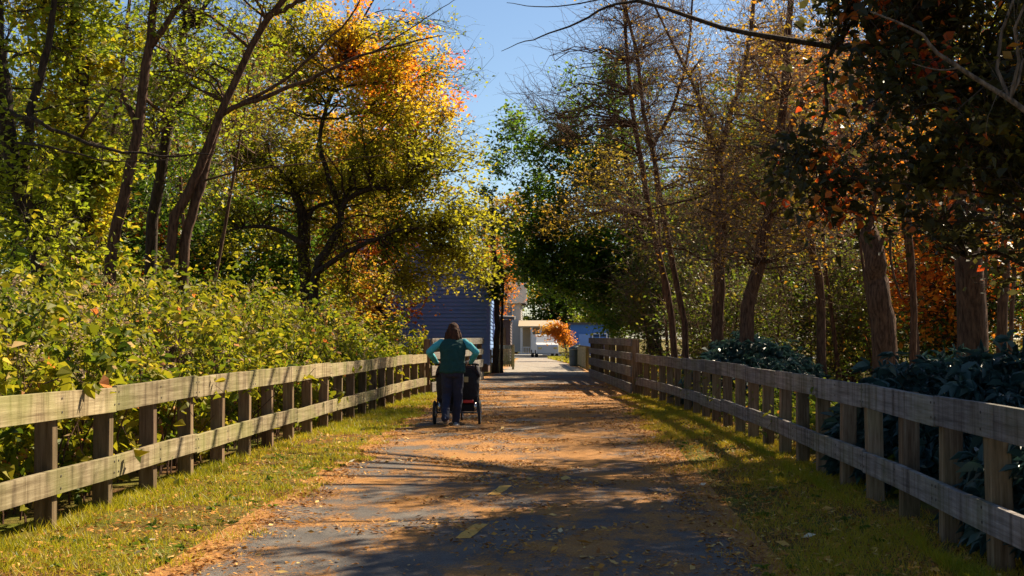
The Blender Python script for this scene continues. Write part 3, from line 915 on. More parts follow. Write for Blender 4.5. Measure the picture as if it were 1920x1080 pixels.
# ---- white parked van
def van(loc, label):
    o = np.array(loc, float); root = empty("parked_van", loc, label=label, cat='van')
    prof = [(-2.3, .35), (-2.3, 1.0), (-2.2, 1.15), (-1.45, 1.30), (-0.85, 1.95), (-0.6, 2.03), (2.2, 2.03), (2.3, 1.9), (2.3, .35)]
    g = G(); n = len(prof)
    v = [(x, -.92 + (0.1 if z > 1.4 else 0), z) for x, z in prof] + [(x, .92 - (0.1 if z > 1.4 else 0), z) for x, z in prof]
    v += [(0, -.92, 1.0), (0, .92, 1.0)]
    q = [(i, i + n, (i + 1) % n + n, (i + 1) % n) for i in range(n)]
    t = [(2 * n, i, (i + 1) % n) for i in range(n)] + [(2 * n + 1, (i + 1) % n + n, i + n) for i in range(n)]
    g.add(v, q, t); b = bevel(g.build("body", M['white'], root), .05, 2)
    g = G()
    for (a, c) in ((-1.05, -.2), (-.1, .9), (1.0, 2.0)):
        g.add([(a, -.90, 1.3), (c, -.90, 1.3), (c, -.835, 1.85), (a + (.35 if a < -1 else 0), -.835, 1.85)], [(0, 1, 2, 3)])
    g.build("side_windows", M['glass'], root)
    for x in (-1.5, 1.45):
        for y in (-.86, .86):
            g = G(); V, Q, T = tubes(np.array([[x, y - .11, .33], [x, y + .11, .33]]), np.array([.33, .33]), 20); g.add(V, Q, T)
            w = g.build("wheel", M['tyre'], root)
            g = G(); V, Q, T = tubes(np.array([[x, y - .13, .33], [x, y + .13, .33]]), np.array([.19, .19]), 16); g.add(V, Q, T); g.build("rim", M['chrome'], w)
    for y in (-.65, .65):
        g = G(); box(g, (-2.33, y - .15, .75), (-2.27, y + .15, .92)); g.build("headlight", M['chrome'], root)
    return root


M['tyre'] = smooth_mat("rubber", (0.018, 0.017, 0.018), 0.8, var=.2)
M['chrome'] = smooth_mat("metal_silver", (0.6, 0.6, 0.62), 0.25, 1.0, var=.1)
v1 = van((-.25, 96.9, 0.0), 'white van parked on the street behind the small orange tree')
v1.rotation_euler[2] = R(97); v1.scale = (.85, .85, .8)
v2 = van((-5.3, 95.0, 0.0), 'white van parked on the street left of the ochre house, mostly hidden by the shed')

# ---- litter bin near the right far fence
M['bin'] = smooth_mat("dark_green_metal", (0.012, 0.03, 0.035), 0.4, var=.15)
o = np.array([1.35, 66, 0.]); root = empty("litter_bin", tuple(o), label='dark cylindrical litter bin at the path edge before the far right fence', cat='bin')
g = G(); loft(g, [(0, 0, .02, .27, .27), (0, 0, .1, .29, .29), (0, 0, .8, .3, .3), (0, 0, .84, .32, .32)], 20); g.build("body", M['bin'], root, smooth=False)
g = G(); loft(g, [(0, 0, .86, .33, .33), (0, 0, .9, .32, .32), (0, 0, 1.0, .2, .2), (0, 0, 1.02, .06, .06)], 20); g.build("lid", M['bin'], root)
g = G(); V, Q, T = tubes(np.array([[.31 * math.cos(a), .31 * math.sin(a), .5] for a in np.linspace(0, 6.283, 21)]), np.full(21, .012), 5); g.add(V, Q, T); g.build("hoop", M['iron'], root)


# ================================================================ PERSON
M['skin'] = smooth_mat("skin", (0.50, 0.28, 0.19), 0.5, var=.06)
M['hair'] = bark_mat("brown_hair", (0.02, 0.009, 0.006), (0.085, 0.035, 0.018))
M['vest'] = smooth_mat("dark_teal_fleece", (0.006, 0.05, 0.045), 0.95, var=.3, scale=14, bump=.4)
M['shirt'] = smooth_mat("turquoise_cotton", (0.05, 0.36, 0.42), 0.85, var=.15, scale=10)
M['denim'] = smooth_mat("dark_denim", (0.014, 0.020, 0.048), 0.9, var=.35, scale=9, bump=.3)
M['shoe'] = smooth_mat("grey_blue_shoe", (0.16, 0.22, 0.32), 0.7, var=.3, scale=20)
M['sole'] = smooth_mat("white_sole", (0.6, 0.58, 0.55), 0.7)


def remesh(o, vox, it=4):
    r = o.modifiers.new("remesh", 'REMESH'); r.mode = 'VOXEL'; r.voxel_size = vox; r.use_smooth_shade = True
    s = o.modifiers.new("smooth", 'SMOOTH'); s.factor = 0.5; s.iterations = it
    return o


def limb(g, pts, rr, n=14, sides=12):
    P = spline(pts, n); r = np.interp(np.linspace(0, 1, n), np.linspace(0, 1, len(rr)), rr)
    g.add(*tubes(P, r, sides))
    ellipsoid(g, P[0], (r[0],) * 3); ellipsoid(g, P[-1], (r[-1],) * 3)


PX, PY = -1.555, 21.75
person = None
g = G()
SH = {s: np.array([s * .185, .12, 1.365]) for s in (-1, 1)}
EL = {s: np.array([s * .385, .06, 1.20]) for s in (-1, 1)}
WR = {s: np.array([s * .285, .33, 1.035]) for s in (-1, 1)}
loft(g, [(0, .0, .80, .14, .10), (0, 0, .88, .165, .12), (0, .01, 1.0, .15, .11), (0, .04, 1.12, .14, .10), (0, .08, 1.26, .165, .11), (0, .11, 1.35, .17, .095), (0, .13, 1.40, .11, .075), (0, .15, 1.43, .06, .058), (0, .20, 1.50, .055, .058)], 20)
ellipsoid(g, (0, .235, 1.565), (.074, .092, .112), rot=Euler((R(-24), 0, 0)))
ellipsoid(g, (0, .325, 1.535), (.014, .022, .02))            # nose
ellipsoid(g, (0, .30, 1.485), (.04, .035, .03))               # chin
for s in (-1, 1):
    ellipsoid(g, (s * .077, .225, 1.55), (.012, .02, .03))     # ears
    limb(g, [SH[s], (SH[s] + EL[s]) / 2 + [0, -.01, .01], EL[s]], (.052, .046, .04))
    limb(g, [EL[s], (EL[s] + WR[s]) / 2, WR[s]], (.04, .036, .026))
    d = norm(np.array([-s * .10, .7, -.35])); bar = np.array([s * .255, .405, 1.0])
    ellipsoid(g, (WR[s] + bar) / 2 + [0, 0, .012], (.036, .045, .02), rot=Euler((R(-25), 0, 0)))   # palm
    for k in range(4):                                         # fingers closed round the handlebar
        b = bar + np.array([(-.033 + .022 * k), 0, .012]); ln = (.022, .026, .027, .024)[k if s > 0 else 3 - k]
        limb(g, [b + [0, -.01, .02], b + [0, .028, .016], b + [0, .034, -.018], b + [0, .008, -.034 - ln * .1]], (.0095, .009, .0085, .0075), 8, 8)
    limb(g, [WR[s] + [-s * .02, .03, -.01], bar + [-s * .05, -.02, -.005], bar + [-s * .055, .012, -.026]], (.012, .011, .009), 7, 8)
LEG = {-1: ([-.085, 0, .86], [-.10, .05, .49], [-.095, -.24, .16]), 1: ([.085, 0, .86], [.08, .10, .48], [.045, .20, .09])}
for s in (-1, 1):
    h, k, a = [np.array(v) for v in LEG[s]]
    limb(g, [h, (h + k) / 2 + [0, .01, 0], k], (.088, .078, .055)); limb(g, [k, k * .6 + a * .4 - [0, .015, 0], a], (.055, .054, .036))
    ellipsoid(g, a + [0, .06, -.05], (.038, .10, .035), rot=Euler((R(-25 if s < 0 else 0), 0, 0)))
person = g.build("person", M['skin'])
person.location = (PX, PY, 0)
remesh(person, .0065, 3)
tag(person, 'person seen from behind in teal vest, turquoise sleeves and dark jeans pushing a wide stroller', 'person')
# vest
g = G()
loft(g, [(0, -.01, .865, .215, .155), (0, -.012, .90, .222, .165), (0, 0, 1.0, .205, .15), (0, .03, 1.12, .20, .14), (0, .07, 1.25, .222, .148), (0, .105, 1.33, .232, .138), (0, .125, 1.385, .205, .115), (0, .14, 1.425, .13, .09), (0, .15, 1.455, .075, .075)], 24)
v = g.build("vest", M['vest'], person, smooth=True); remesh(v, .009, 5)
tx = bpy.data.textures.new("folds", 'CLOUDS'); tx.noise_scale = 0.09
dd = v.modifiers.new("folds", 'DISPLACE'); dd.texture = tx; dd.strength = 0.035; dd.mid_level = .5
# shirt sleeves
for s in (-1, 1):
    g = G(); limb(g, [SH[s], (SH[s] + EL[s]) / 2 + [0, -.01, .01], EL[s]], (.062, .062, .055)); limb(g, [EL[s], (EL[s] + WR[s]) / 2, WR[s]], (.056, .05, .036))
    o = g.build("sleeve", M['shirt'], person, smooth=True); remesh(o, .008, 4)
    dd = o.modifiers.new("folds", 'DISPLACE'); dd.texture = tx; dd.strength = 0.02; dd.mid_level = .5
# jeans
g = G()
loft(g, [(0, 0, .80, .165, .125), (0, -.005, .88, .185, .14), (0, 0, .96, .17, .125)], 20)
for s in (-1, 1):
    h, k, a = [np.array(v) for v in LEG[s]]
    limb(g, [h, (h + k) / 2 + [0, .01, 0], k, k * .55 + a * .45 - [0, .01, 0], a + [0, .0, -.015]], (.102, .095, .078, .072, .066), 22)
j = g.build("jeans", M['denim'], person, smooth=True); remesh(j, .009, 4)
dd = j.modifiers.new("folds", 'DISPLACE'); dd.texture = tx; dd.strength = 0.03; dd.mid_level = .5
# hair
g = G()
ellipsoid(g, (0, .215, 1.585), (.094, .105, .108)); ellipsoid(g, (0, .16, 1.50), (.10, .085, .11))
rgh = np.random.default_rng(5)
K = 90; P = np.zeros((K, 6, 3)); 
for i in range(K):
    a = rgh.uniform(-2.75, -.4); c = np.array([.085 * math.cos(a), .20 + .09 * math.sin(a), 1.60 - rgh.uniform(0, .05)])
    out = np.array([math.cos(a), math.sin(a) * .6 - .1, 0]); ln = rgh.uniform(.17, .30)
    for k in range(6):
        f = k / 5; P[i, k] = c + out * (.04 * math.sin(f * 2.2) + .03 * f) - np.array([0, .02 * f, ln * f]) + rgh.normal(size=3) * .004
g.add(*tubes(P, np.tile(np.array([.016, .02, .02, .018, .014, .006]), (K, 1)), 6))
h = g.build("hair", M['hair'], person, smooth=True); remesh(h, .006, 1)
for s in (-1, 1):
    a = np.array(LEG[s][2]); g = G(); tilt = R(-28) if s < 0 else 0
    ellipsoid(g, a + [0, .055, -.055], (.05, .135, .05), rot=Euler((tilt, 0, 0)))
    sh = g.build("shoe", M['shoe'], person, smooth=True)
    g = G(); ellipsoid(g, a + [0, .055, -.078 + (0.0)], (.052, .14, .022), rot=Euler((tilt, 0, 0))); g.build("sole", M['sole'], sh, smooth=True)

# ================================================================ STROLLER
M['fab'] = smooth_mat("black_fabric", (0.012, 0.011, 0.014), 0.85, var=.3, scale=12, bump=.3)
M['fab2'] = smooth_mat("plum_black_canopy", (0.022, 0.014, 0.022), 0.8, var=.3, scale=8)
M['frame'] = smooth_mat("dark_frame", (0.05, 0.05, 0.055), 0.35, 0.7)
M['red'] = smooth_mat("red_reflector", (0.65, 0.02, 0.015), 0.4)
M['tagm'] = smooth_mat("tan_label", (0.5, 0.38, 0.18), 0.7)
M['paleb'] = smooth_mat("white_cloth", (0.7, 0.66, 0.6), 0.8)
SX, SY = -1.507, 22.2
st = empty("double_stroller", (SX, SY, 0), label='black double jogging stroller with two canopies and big rear wheels, pushed along the path', cat='stroller')


def wheel(x, y, r, name="wheel"):
    g = G(); a = np.linspace(0, 2 * np.pi, 29)
    P = np.stack([np.full(29, x), y + r * .92 * np.cos(a), r + r * .92 * np.sin(a)], -1)
    g.add(*tubes(P, np.full(29, r * .115), 8, False)); w = g.build(name, M['tyre'], st, smooth=True)
    g = G(); P = np.stack([np.full(29, x), y + r * .78 * np.cos(a), r + r * .78 * np.sin(a)], -1); g.add(*tubes(P, np.full(29, .010), 6, False))
    for k in range(12):
        b = k / 12 * 2 * np.pi; g.add(*tubes(np.array([[x + .02 * (-1) ** k, y, r], [x, y + r * .78 * math.cos(b), r + r * .78 * math.sin(b)]]), np.array([.0028, .0028]), 4))
    g.add(*tubes(np.array([[x - .035, y, r], [x + .035, y, r]]), np.array([.022, .022]), 10)); g.build("rim", M['chrome'], w, smooth=False)


wheel(-.375, 0, .195); wheel(.375, 0, .195); wheel(0.02, 1.0, .15)
g = G()
for s in (-1, 1):
    g.add(*tubes(spline([(s * .30, -.05, 1.00), (s * .31, .05, .93), (s * .33, .25, .62), (s * .34, .42, .36)], 12), np.full(12, .014), 8))
    g.add(*tubes(spline([(s * .32, .22, .66), (s * .335, .06, .35), (s * .335, 0, .2)], 8), np.full(8, .014), 8))
    g.add(*tubes(spline([(s * .34, .02, .24), (s * .33, .4, .34), (s * .2, .8, .26), (.02 + s * .05, 1.0, .17)], 14), np.full(14, .014), 8))
g.add(*tubes(np.array([[-.36, 0, .195], [.36, 0, .195]]), np.full(2, .014), 8))
g.add(*tubes(np.array([[-.335, .2, .42], [.335, .2, .42]]), np.full(2, .012), 8))
g.build("frame", M['frame'], st, smooth=True)
g = G(); g.add(*tubes(spline([(-.36, -.04, .985), (-.30, -.055, 1.0), (0.02, -.055, 1.005), (.30, -.055, 1.0), (.36, -.04, .985)], 16), np.full(16, .017), 10)); g.build("handlebar", M['fab'], st, smooth=True)
for s in (-1, 1):
    cx = s * .185
    g = G()     # reclined seat tub seen from the back
    for rings in ([(cx, .18, .34, .13, .08), (cx, .15, .42, .165, .12), (cx, .14, .60, .18, .14), (cx, .15, .78, .178, .15), (cx, .18, .90, .165, .14), (cx, .2, .93, .12, .1)],):
        loft(g, rings, 18)
    loft(g, [(cx, .45, .30, .14, .2), (cx, .46, .36, .165, .26), (cx, .48, .44, .16, .26), (cx, .5, .48, .12, .2)], 18)
    o = g.build("seat", M['fab'], st, smooth=True); remesh(o, .012, 4)
    dd = o.modifiers.new("folds", 'DISPLACE'); dd.texture = tx; dd.strength = 0.03; dd.mid_level = .5
    # canopy: bowed fabric stretched over hoops
    a = np.linspace(0, np.pi, 15); V = []
    hoops = [(.06, .80, .10), (.13, .83, .19), (.26, .84, .215), (.42, .84, .20), (.54, .80, .16)]
    for (yy, zc, hh) in hoops:
        for t in a: V.append((cx + .178 * math.cos(t), yy, zc + hh * math.sin(t) ** .8 - .03 * abs(math.cos(t))))
    idx = np.arange(len(hoops) * 15).reshape(-1, 15)
    Q = np.stack([idx[:-1, :-1], idx[:-1, 1:], idx[1:, 1:], idx[1:, :-1]], -1).reshape(-1, 4)
    g = G(); g.add(V, Q); o = g.build("canopy", M['fab2'], st, smooth=True)
    sm = o.modifiers.new("thick", 'SOLIDIFY'); sm.thickness = .012
    g = G(); P = np.array([[V[15 * 3 + k][0], V[15 * 3 + k][1], V[15 * 3 + k][2] + .006] for k in range(15)]); g.add(*tubes(P, np.full(15, .007), 6)); g.build("hoop", M['frame'], o)
g = G(); box(g, (-.27, .08, .21), (.27, .46, .225)); box(g, (-.27, .07, .21), (.27, .085, .33)); box(g, (-.285, .07, .21), (-.27, .46, .34)); box(g, (.27, .07, .21), (.285, .46, .34))
g.build("basket", M['fab'], st)
g = G(); box(g, (.10, -.012, .355), (.27, .03, .405)); bevel(g.build("reflector", M['red'], st), .008)
g = G(); box(g, (.02, -.012, .35), (.095, .03, .41)); bevel(g.build("cloth_strap", M['paleb'], st), .008)
g = G(); box(g, (.115, -.02, .70), (.185, -.006, .79)); bevel(g.build("label_patch", M['tagm'], st), .004)
g = G()
for s in (-1, 1): ellipsoid(g, (s * .30, .02, .29), (.03, .05, .075))
g.build("brake_housing", M['chrome'], st, smooth=True)

# ================================================================ LOW VEGETATION
def thicket(name, label, cat, kind, leafm, n, ux, hfun, y0, y1, size, seed, n_stem=500, six=True, aspect=.7, droop=.2, depth=.55, bark=None, ypow=1.3, group=None, vfun=None, fronty=True):
    """leafy mass: ux(y, u) gives x for u metres in from its front edge; hfun(y,u) its height"""
    rg = np.random.default_rng(seed)
    y = y0 + (y1 - y0) * rg.uniform(0, 1, n) ** ypow
    front = rg.uniform(0, 1, n) < .42
    U = 4.5
    u = np.where(front, rg.exponential(.35, n), rg.uniform(0, U, n))
    x = ux(y, u)
    P = np.stack([x, y, np.zeros(n)], 1)
    h = hfun(y, u) * (0.50 + .62 * vnoise(P, 1.8, seed) + .34 * vnoise(P, 6.0, seed + 9))
    z = np.where(front, h * rg.uniform(0.08, 1, n) ** .8, h - np.abs(rg.normal(size=n)) * depth * .6)
    P[:, 2] = np.maximum(z, .05)
    # hollow out gaps so light and dark clumps form
    keep = (vnoise(P, 5.0, seed + 3) > .36) & (vnoise(P, 2.3, seed + 4) > .24)
    P = P[keep]; n = len(P)
    sz = size * np.exp(np.clip(rg.normal(size=n) * .34, -1, .45))
    V, Q, per = leaf_quads(P, sz, aspect, .25, droop, six, rg)
    val = .45 * vnoise(P, 1.6, seed + 1) + .45 * rg.uniform(0, 1, n) + .1 * rg.uniform(0, 1, n) ** 4
    val = np.where(rg.uniform(0, 1, n) < .05, rg.uniform(.85, 1, n), val)
    if vfun is not None: val = vfun(P, val, rg)
    g = G(); g.add(V, Q, a=np.repeat(np.clip(val, 0, 1), per), m=0)
    y = y0 + (y1 - y0) * rg.uniform(0, 1, n_stem) ** ypow; u = rg.uniform(0.05, 3, n_stem); x = ux(y, u)
    P0 = np.stack([x, y, np.zeros(n_stem)], 1); h = hfun(y, u) * rg.uniform(.6, 1.02, n_stem)
    ln = rg.normal(size=(n_stem, 2)) * .22
    P1 = P0 + np.stack([ln[:, 0] * .3, ln[:, 1] * .3, h * .55], 1); P2 = P0 + np.stack([ln[:, 0], ln[:, 1], h], 1)
    g.add(*tubes(np.stack([P0, P1, P2], 1), np.tile(np.array([.010, .008, .004]), (n_stem, 1)), 4, False), m=1)
    o = g.build(name, [leafm, bark or M['bark_red']])
    return tag(o, label, cat, group, kind)


lu = lambda y, u: lfx(y) - .30 - u
def lh(y, u):
    top = np.interp(y, [5, 12, 17, 24, 30, 36], [1.5, 1.72, 2.0, 2.35, 2.0, 1.7])
    return np.minimum(1.0 + u * .62 + .25 * np.sin(y * 1.1), top + .1 * np.sin(y * 2.3 + u))
thicket("knotweed_thicket", 'tall sunlit yellow-green broad-leaved thicket crowding over the left fence', 'thicket', 'stuff', M['lf_knot'], 90000, lu, lh, 6.5, 37, .086, 21, n_stem=2200)

# pale dry flower plumes above the thicket
rg = np.random.default_rng(33)
g = G(); n = 420
y = 8 + 26 * rg.uniform(0, 1, n) ** 1.2; u = rg.uniform(.1, 3.6, n); x = lu(y, u); z = lh(y, u) + rg.uniform(-.25, .12, n)
P0 = np.stack([x, y, z], 1); d = norm(np.stack([rg.normal(size=n) * .8, rg.normal(size=n) * .8, rg.uniform(.2, 1, n)], 1)); L = rg.uniform(.12, .3, n)[:, None]
g.add(*tubes(np.stack([P0, P0 + d * L * .6 + [0, 0, .02], P0 + d * L], 1), np.tile(np.array([.004, .003, .002]), (n, 1)), 3, False), m=1)
C = np.repeat(P0, 26, 0) + np.repeat(d * L, 26, 0) * rg.uniform(.1, 1, (n * 26, 1)) + rg.normal(size=(n * 26, 3)) * .022
V, Q, per = leaf_quads(C, .026, .7, .3, .3, False, rg)
g.add(V, Q, a=rg.uniform(0, 1, len(C)), m=0)
M['plume'] = leaf_mat("dry_plumes", [(0, (0.24, 0.15, 0.08)), (1, (0.52, 0.38, 0.22))], .3)
tag(g.build("dry_flower_plumes", [M['plume'], M['bark_pale']]), 'pale tan dry flower sprays standing among the left thicket leaves', 'dry flowers', kind='stuff')

# trailing shoots through the left fence
def shoots(name, label, fx, side, ylist, leafm, seed, size=.11, nleaf=12, six=True, aspect=.7):
    rg = np.random.default_rng(seed); g = G()
    for y in ylist:
        p0 = np.array([float(fx(y)) - side * .35, y, rg.uniform(.5, 1.1)]); p1 = p0 + np.array([side * rg.uniform(.3, .5), rg.normal() * .2, rg.uniform(-.45, .0)])
        P = spline([p0, (p0 + p1) / 2 + [0, 0, .1], p1], 8); g.add(*tubes(P, np.linspace(.006, .002, 8), 4, False), m=1)
        C = P[rg.integers(2, 8, nleaf)] + rg.normal(size=(nleaf, 3)) * .045
        V, Q, per = leaf_quads(C, size, aspect, .2, .5, six, rg); g.add(V, Q, a=np.repeat(rg.uniform(.3, .75, nleaf), per))
    return tag(g.build(name, [leafm, M['bark_red']]), label, 'shoots', kind='stuff')
shoots("trailing_shoots", 'green leafy shoots poking out between the rails of the left fence', lfx, 1, [10.6, 11.8, 13.0, 13.6, 14.4, 15.2, 16.2, 17.4, 19, 20.5, 22, 23.3, 25, 27, 29.5], M['lf_knot'], 41)

# rhododendrons on the right
def rhodo(label, yc, xc, ry, rx, h, n, seed):
    rg = np.random.default_rng(seed)
    d = norm(rg.normal(size=(n // 7, 3))); d[:, 2] = np.abs(d[:, 2]) * 1.0 - .12
    r = rg.uniform(.72, 1.02, (n // 7, 1))
    c = np.array([xc, yc, .25]); C = c + d * r * np.array([rx, ry, h - .25])
    C = C + (vnoise(C, 2.5, seed)[:, None] - .5) * d * .5
    C = C[C[:, 2] > .08]
    mlim = rfx(C[:, 1]) + .22; C[:, 0] = np.maximum(C[:, 0], mlim)
    m = len(C); CC = np.repeat(C, 7, 0) + rg.normal(size=(m * 7, 3)) * .012
    out = np.repeat(norm(C - c) * .9, 7, 0)
    V, Q, per = leaf_quads(CC, .145, .30, .5, .55, True, rg, out)
    root = empty("rhododendron", (xc, yc, 0), label=label, cat='shrub', group='dark glossy evergreen shrubs behind the right fence')
    g = G(); g.add(V, Q, a=np.repeat(rg.uniform(0, 1, m * 7) * .6 + .4 * np.repeat(vnoise(C, 2, seed), 7), per)); g.build("foliage", M['lf_rhodo'], root, origin=np.array([xc, yc, 0.]))
    k = min(240, m); E = C[rg.integers(0, m, k)]; B = c + (E - c) * np.array([.25, .25, 0]) * 1.0; B[:, 2] = 0
    g = G(); g.add(*tubes(np.stack([B, B * .45 + E * .55 - [0, 0, .1], E], 1), np.tile(np.array([.014, .009, .004]), (k, 1)), 4, False)); g.build("stems", M['bark_dark'], root, origin=np.array([xc, yc, 0.]))
rhodo('big dark bluish glossy-leaved shrub behind the near end of the right fence', 8.6, 4.5, 2.6, 1.75, 1.28, 16000, 51)
rhodo('dark glossy-leaved shrub behind the right fence under the thick leaning trunks', 13.4, 4.75, 2.6, 1.85, 1.42, 16000, 52)
rhodo('dark glossy-leaved shrub rising behind the right fence, second nearest clump edge at the yellow weeds', 17.6, 5.6, 1.8, 1.9, 1.25, 9000, 53)
rhodo('farthest dark glossy-leaved shrub behind the right fence at the foot of the straight trunk', 28.2, 4.35, 3.2, 1.45, 1.52, 15000, 54)

ru = lambda y, u: rfx(y) + .35 + u * 2.4
thicket("undergrowth", 'yellow-green weeds and low growth in patches of sun behind the right fence', 'undergrowth', 'stuff', M['lf_under'], 42000, ru,
        lambda y, u: np.interp(y, [12, 18, 22, 26, 34, 44], [.5, .8, .7, .8, 1.1, 1.4]) * (0.6 + .22 * u), 12, 46, .085, 22, n_stem=900, aspect=.5, ypow=1.0)
wl = lambda y, u: lfx(y) - 4.2 - u * 3.5
thicket("undergrowth", 'green and rusty low growth on the wood floor behind the left thicket', 'undergrowth', 'stuff', M['lf_yg'], 26000, wl,
        lambda y, u: 2.3 + .5 * u + 0 * y, 18, 46, .11, 23, n_stem=500, six=False, ypow=1.0)
# creeping weeds under the right fence
shoots("trailing_shoots", 'small green weeds at the foot of the right fence near the bridge railing', rfx, -1, [14, 17.2, 19.5, 21, 22.2, 23, 24.1, 25, 26, 31, 32, 33], M['lf_under'], 42, .07, 16)

# ================================================================ TREES
def at(px, py, Y): return W(px, py, Y)
def pts(lst, Y, base=None):
    out = [W(a, b, Y) for a, b in lst]
    if base is not None:
        p = out[0].copy(); out = [np.array([p[0] + base, Y, -0.05])] + out
    return out


hi = lambda C, v, r: v
def gap_keep(sc, th, sd, p=.85):
    return lambda C, r: ~((vnoise(C, sc, sd) < th) & (r.uniform(0, 1, len(C)) < p))
# ---- left side, near woodland
Ya = 20.0
grow_tree("leaning_tree", 'dark leaning tree at the far left edge with long bare branches reaching right', 'tree', None, (-7.6, Ya, 0),
          [(pts([(75, 480), (45, 380), (18, 250), (2, 120), (-20, -60), (-60, -300)], Ya, .15), .17, .05),
           (pts([(40, 360), (60, 200), (95, 60), (110, -120)], Ya), .08, .03)],
          [((-8.2, Ya, 6.5), (2.6, 2.2, 2.6), 1), ((-7.6, Ya - .5, 3.6), (1.2, 1.5, 1.2), .5)], 80, 900, 10500, M['bark_dark'], M['lf_yg'], leaf=.10, seed=101, keepf=gap_keep(2.6, .44, 101),
          extra=[([W(8, 205, Ya)] + pts([(60, 225), (120, 250), (200, 280), (300, 292), (400, 290)], Ya - 1.2), .045, .008), ([W(22, 268, Ya)] + pts([(70, 272), (150, 290), (215, 302), (330, 298)], Ya - 1.4), .022, .005)],
          vfun=lambda C, v, r: .25 + v * .6)
Yb = 23.5
grow_tree("ivy_clad_tree", 'dark ivy-clad trunk with bright yellow-green creeper leaves, left of the tall slanting trunk', 'tree', None, (-8.2, Yb, 0),
          [(pts([(162, 500), (160, 380), (152, 200), (140, 20), (128, -200)], Yb, 0), .19, .09)],
          [((-8.35, Yb - .3, 5.8), (.75, .7, 3.3), 1.2), ((-8.6, Yb, 8.2), (2.2, 1.8, 2), .5), ((-7.9, Yb, 3.4), (.8, .7, 1.3), .5)], 110, 900, 21000, M['bark_dark'], M['lf_yg'], leaf=.115, seed=102, keepf=gap_keep(2.8, .38, 6), low_start=.15, limb_r=.014,
          vfun=lambda C, v, r: .15 + v * .95)
Yc = 22.0
grow_tree("slanting_tree", 'tall slender tree with a clean slanting brown trunk, left of the one holding the nest', 'tree', None, (-7.25, Yc, 0),
          [(pts([(208, 490), (228, 390), (250, 280), (270, 150), (283, 60), (292, -40), (315, -260)], Yc, -.1), .105, .05),
           (pts([(258, 240), (225, 170), (195, 190), (150, 260)], Yc), .05, .02), (pts([(280, 90), (330, 20), (390, -60)], Yc), .06, .03)],
          [((-6.6, Yc + .5, 8.6), (2.8, 2.2, 2.2), 1), ((-7.6, Yc + 3.5, 6.8), (1.8, 1.4, 1.5), .4)], 80, 1000, 9500, M['bark_red'], M['lf_yg'], leaf=.09, seed=103, keepf=gap_keep(2.6, .44, 103), low_start=.5, vfun=lambda C, v, r: .1 + v * .8)
Yd = 27.5
grow_tree("forked_tree", 'slim dark tree with a ragged bird nest in its upper fork, behind the slanting trunks', 'tree', None, (-8.0, Yd, 0),
          [(pts([(284, 430), (305, 300), (322, 200), (338, 100), (348, 20), (358, -120), (380, -300)], Yd, -.05), .13, .06),
           (pts([(322, 210), (360, 170), (400, 120), (440, 40)], Yd), .05, .02), (pts([(345, 60), (385, 10), (420, -60)], Yd), .06, .03)],
          [((-7.2, Yd, 8.2), (2.6, 2.2, 2.8), 1), ((-8.2, Yd + .8, 5.2), (1.6, 1.4, 1.4), .35)], 80, 1000, 10500, M['bark_dark'], M['lf_yg'], leaf=.09, seed=104, keepf=gap_keep(2.6, .44, 104), low_start=.5, vfun=lambda C, v, r: v * .85)
c = W(366, 38, 26.9)
g = G(); rg = np.random.default_rng(9); n = 420
d = norm(rg.normal(size=(n, 3)) * [1, 1, .7]); P0 = d * rg.uniform(.12, .24, (n, 1)) * [1, 1, .75]; t = norm(np.cross(d, rg.normal(size=(n, 3)))) * rg.uniform(.06, .16, (n, 1))
g.add(*tubes(np.stack([P0 - t, P0 + d * .01, P0 + t], 1), np.full((n, 3), .0055), 3, False)); ellipsoid(g, (0, 0, -.02), (.17, .17, .12))
nb = g.build("bird_nest", M['bark_dark']); nb.location = c; tag(nb, 'dark ragged bird nest high in the forked tree at the upper left', 'nest')
Ye = 23.0
grow_tree("twin_stemmed_tree", 'twin-stemmed tree leaning right, its long branch sweeping over the yellow maple', 'tree', None, (-6.4, Ye, 0),
          [(pts([(318, 455), (345, 380), (378, 300), (402, 240), (430, 180), (462, 110), (505, 30), (570, -40), (640, -120)], Ye, -.05), .095, .04),
           (pts([(345, 485), (362, 400), (380, 330), (398, 270), (410, 235)], Ye + .15, -.05), .10, .06)],
          [((-5.4, Ye, 9.0), (3.0, 2.2, 1.9), 1), ((-6.4, Ye + .8, 6.2), (1.5, 1.3, 1.4), .45)], 80, 1000, 9000, M['bark_red'], M['lf_yg'], leaf=.09, seed=105, keepf=gap_keep(2.6, .44, 105), low_start=.5,
          extra=[(pts([(415, 215), (470, 190), (545, 165), (620, 130), (700, 98), (770, 80), (830, 66)], Ye), .05, .008),
                 (pts([(440, 200), (520, 160), (600, 90), (660, 30), (700, -60)], Ye), .035, .01),
                 (pts([(700, 98), (760, 60), (820, 20), (870, -10)], Ye), .014, .004), (pts([(380, 340), (450, 320), (540, 310), (640, 300), (720, 290)], Ye - .3), .02, .005),
                 (pts([(500, 30), (560, 5), (610, -30)], Ye), .05, .02)], vfun=lambda C, v, r: .05 + v * .85)
# sparse bare outer branches with few leaves over the sky gap
grow_tree("bare_sapling", 'thin nearly bare tree whose last leaves hang against the sky above the orange crown', 'tree', None, (-7.0, 39, 0),
          [(pts([(580, 420), (600, 250), (640, 110), (690, 20), (740, -70)], 39, 0), .05, .02)],
          [((-3.7, 39, 10.0), (1.7, 1.3, 1.2), 1), ((-3.2, 39, 8.6), (1.6, 1.2, 1.4), .6)], 40, 420, 700, M['bark_dark'], M['lf_yg'], leaf=.09, seed=106, low_start=.5, twig_r=.005, twig_len=.9)

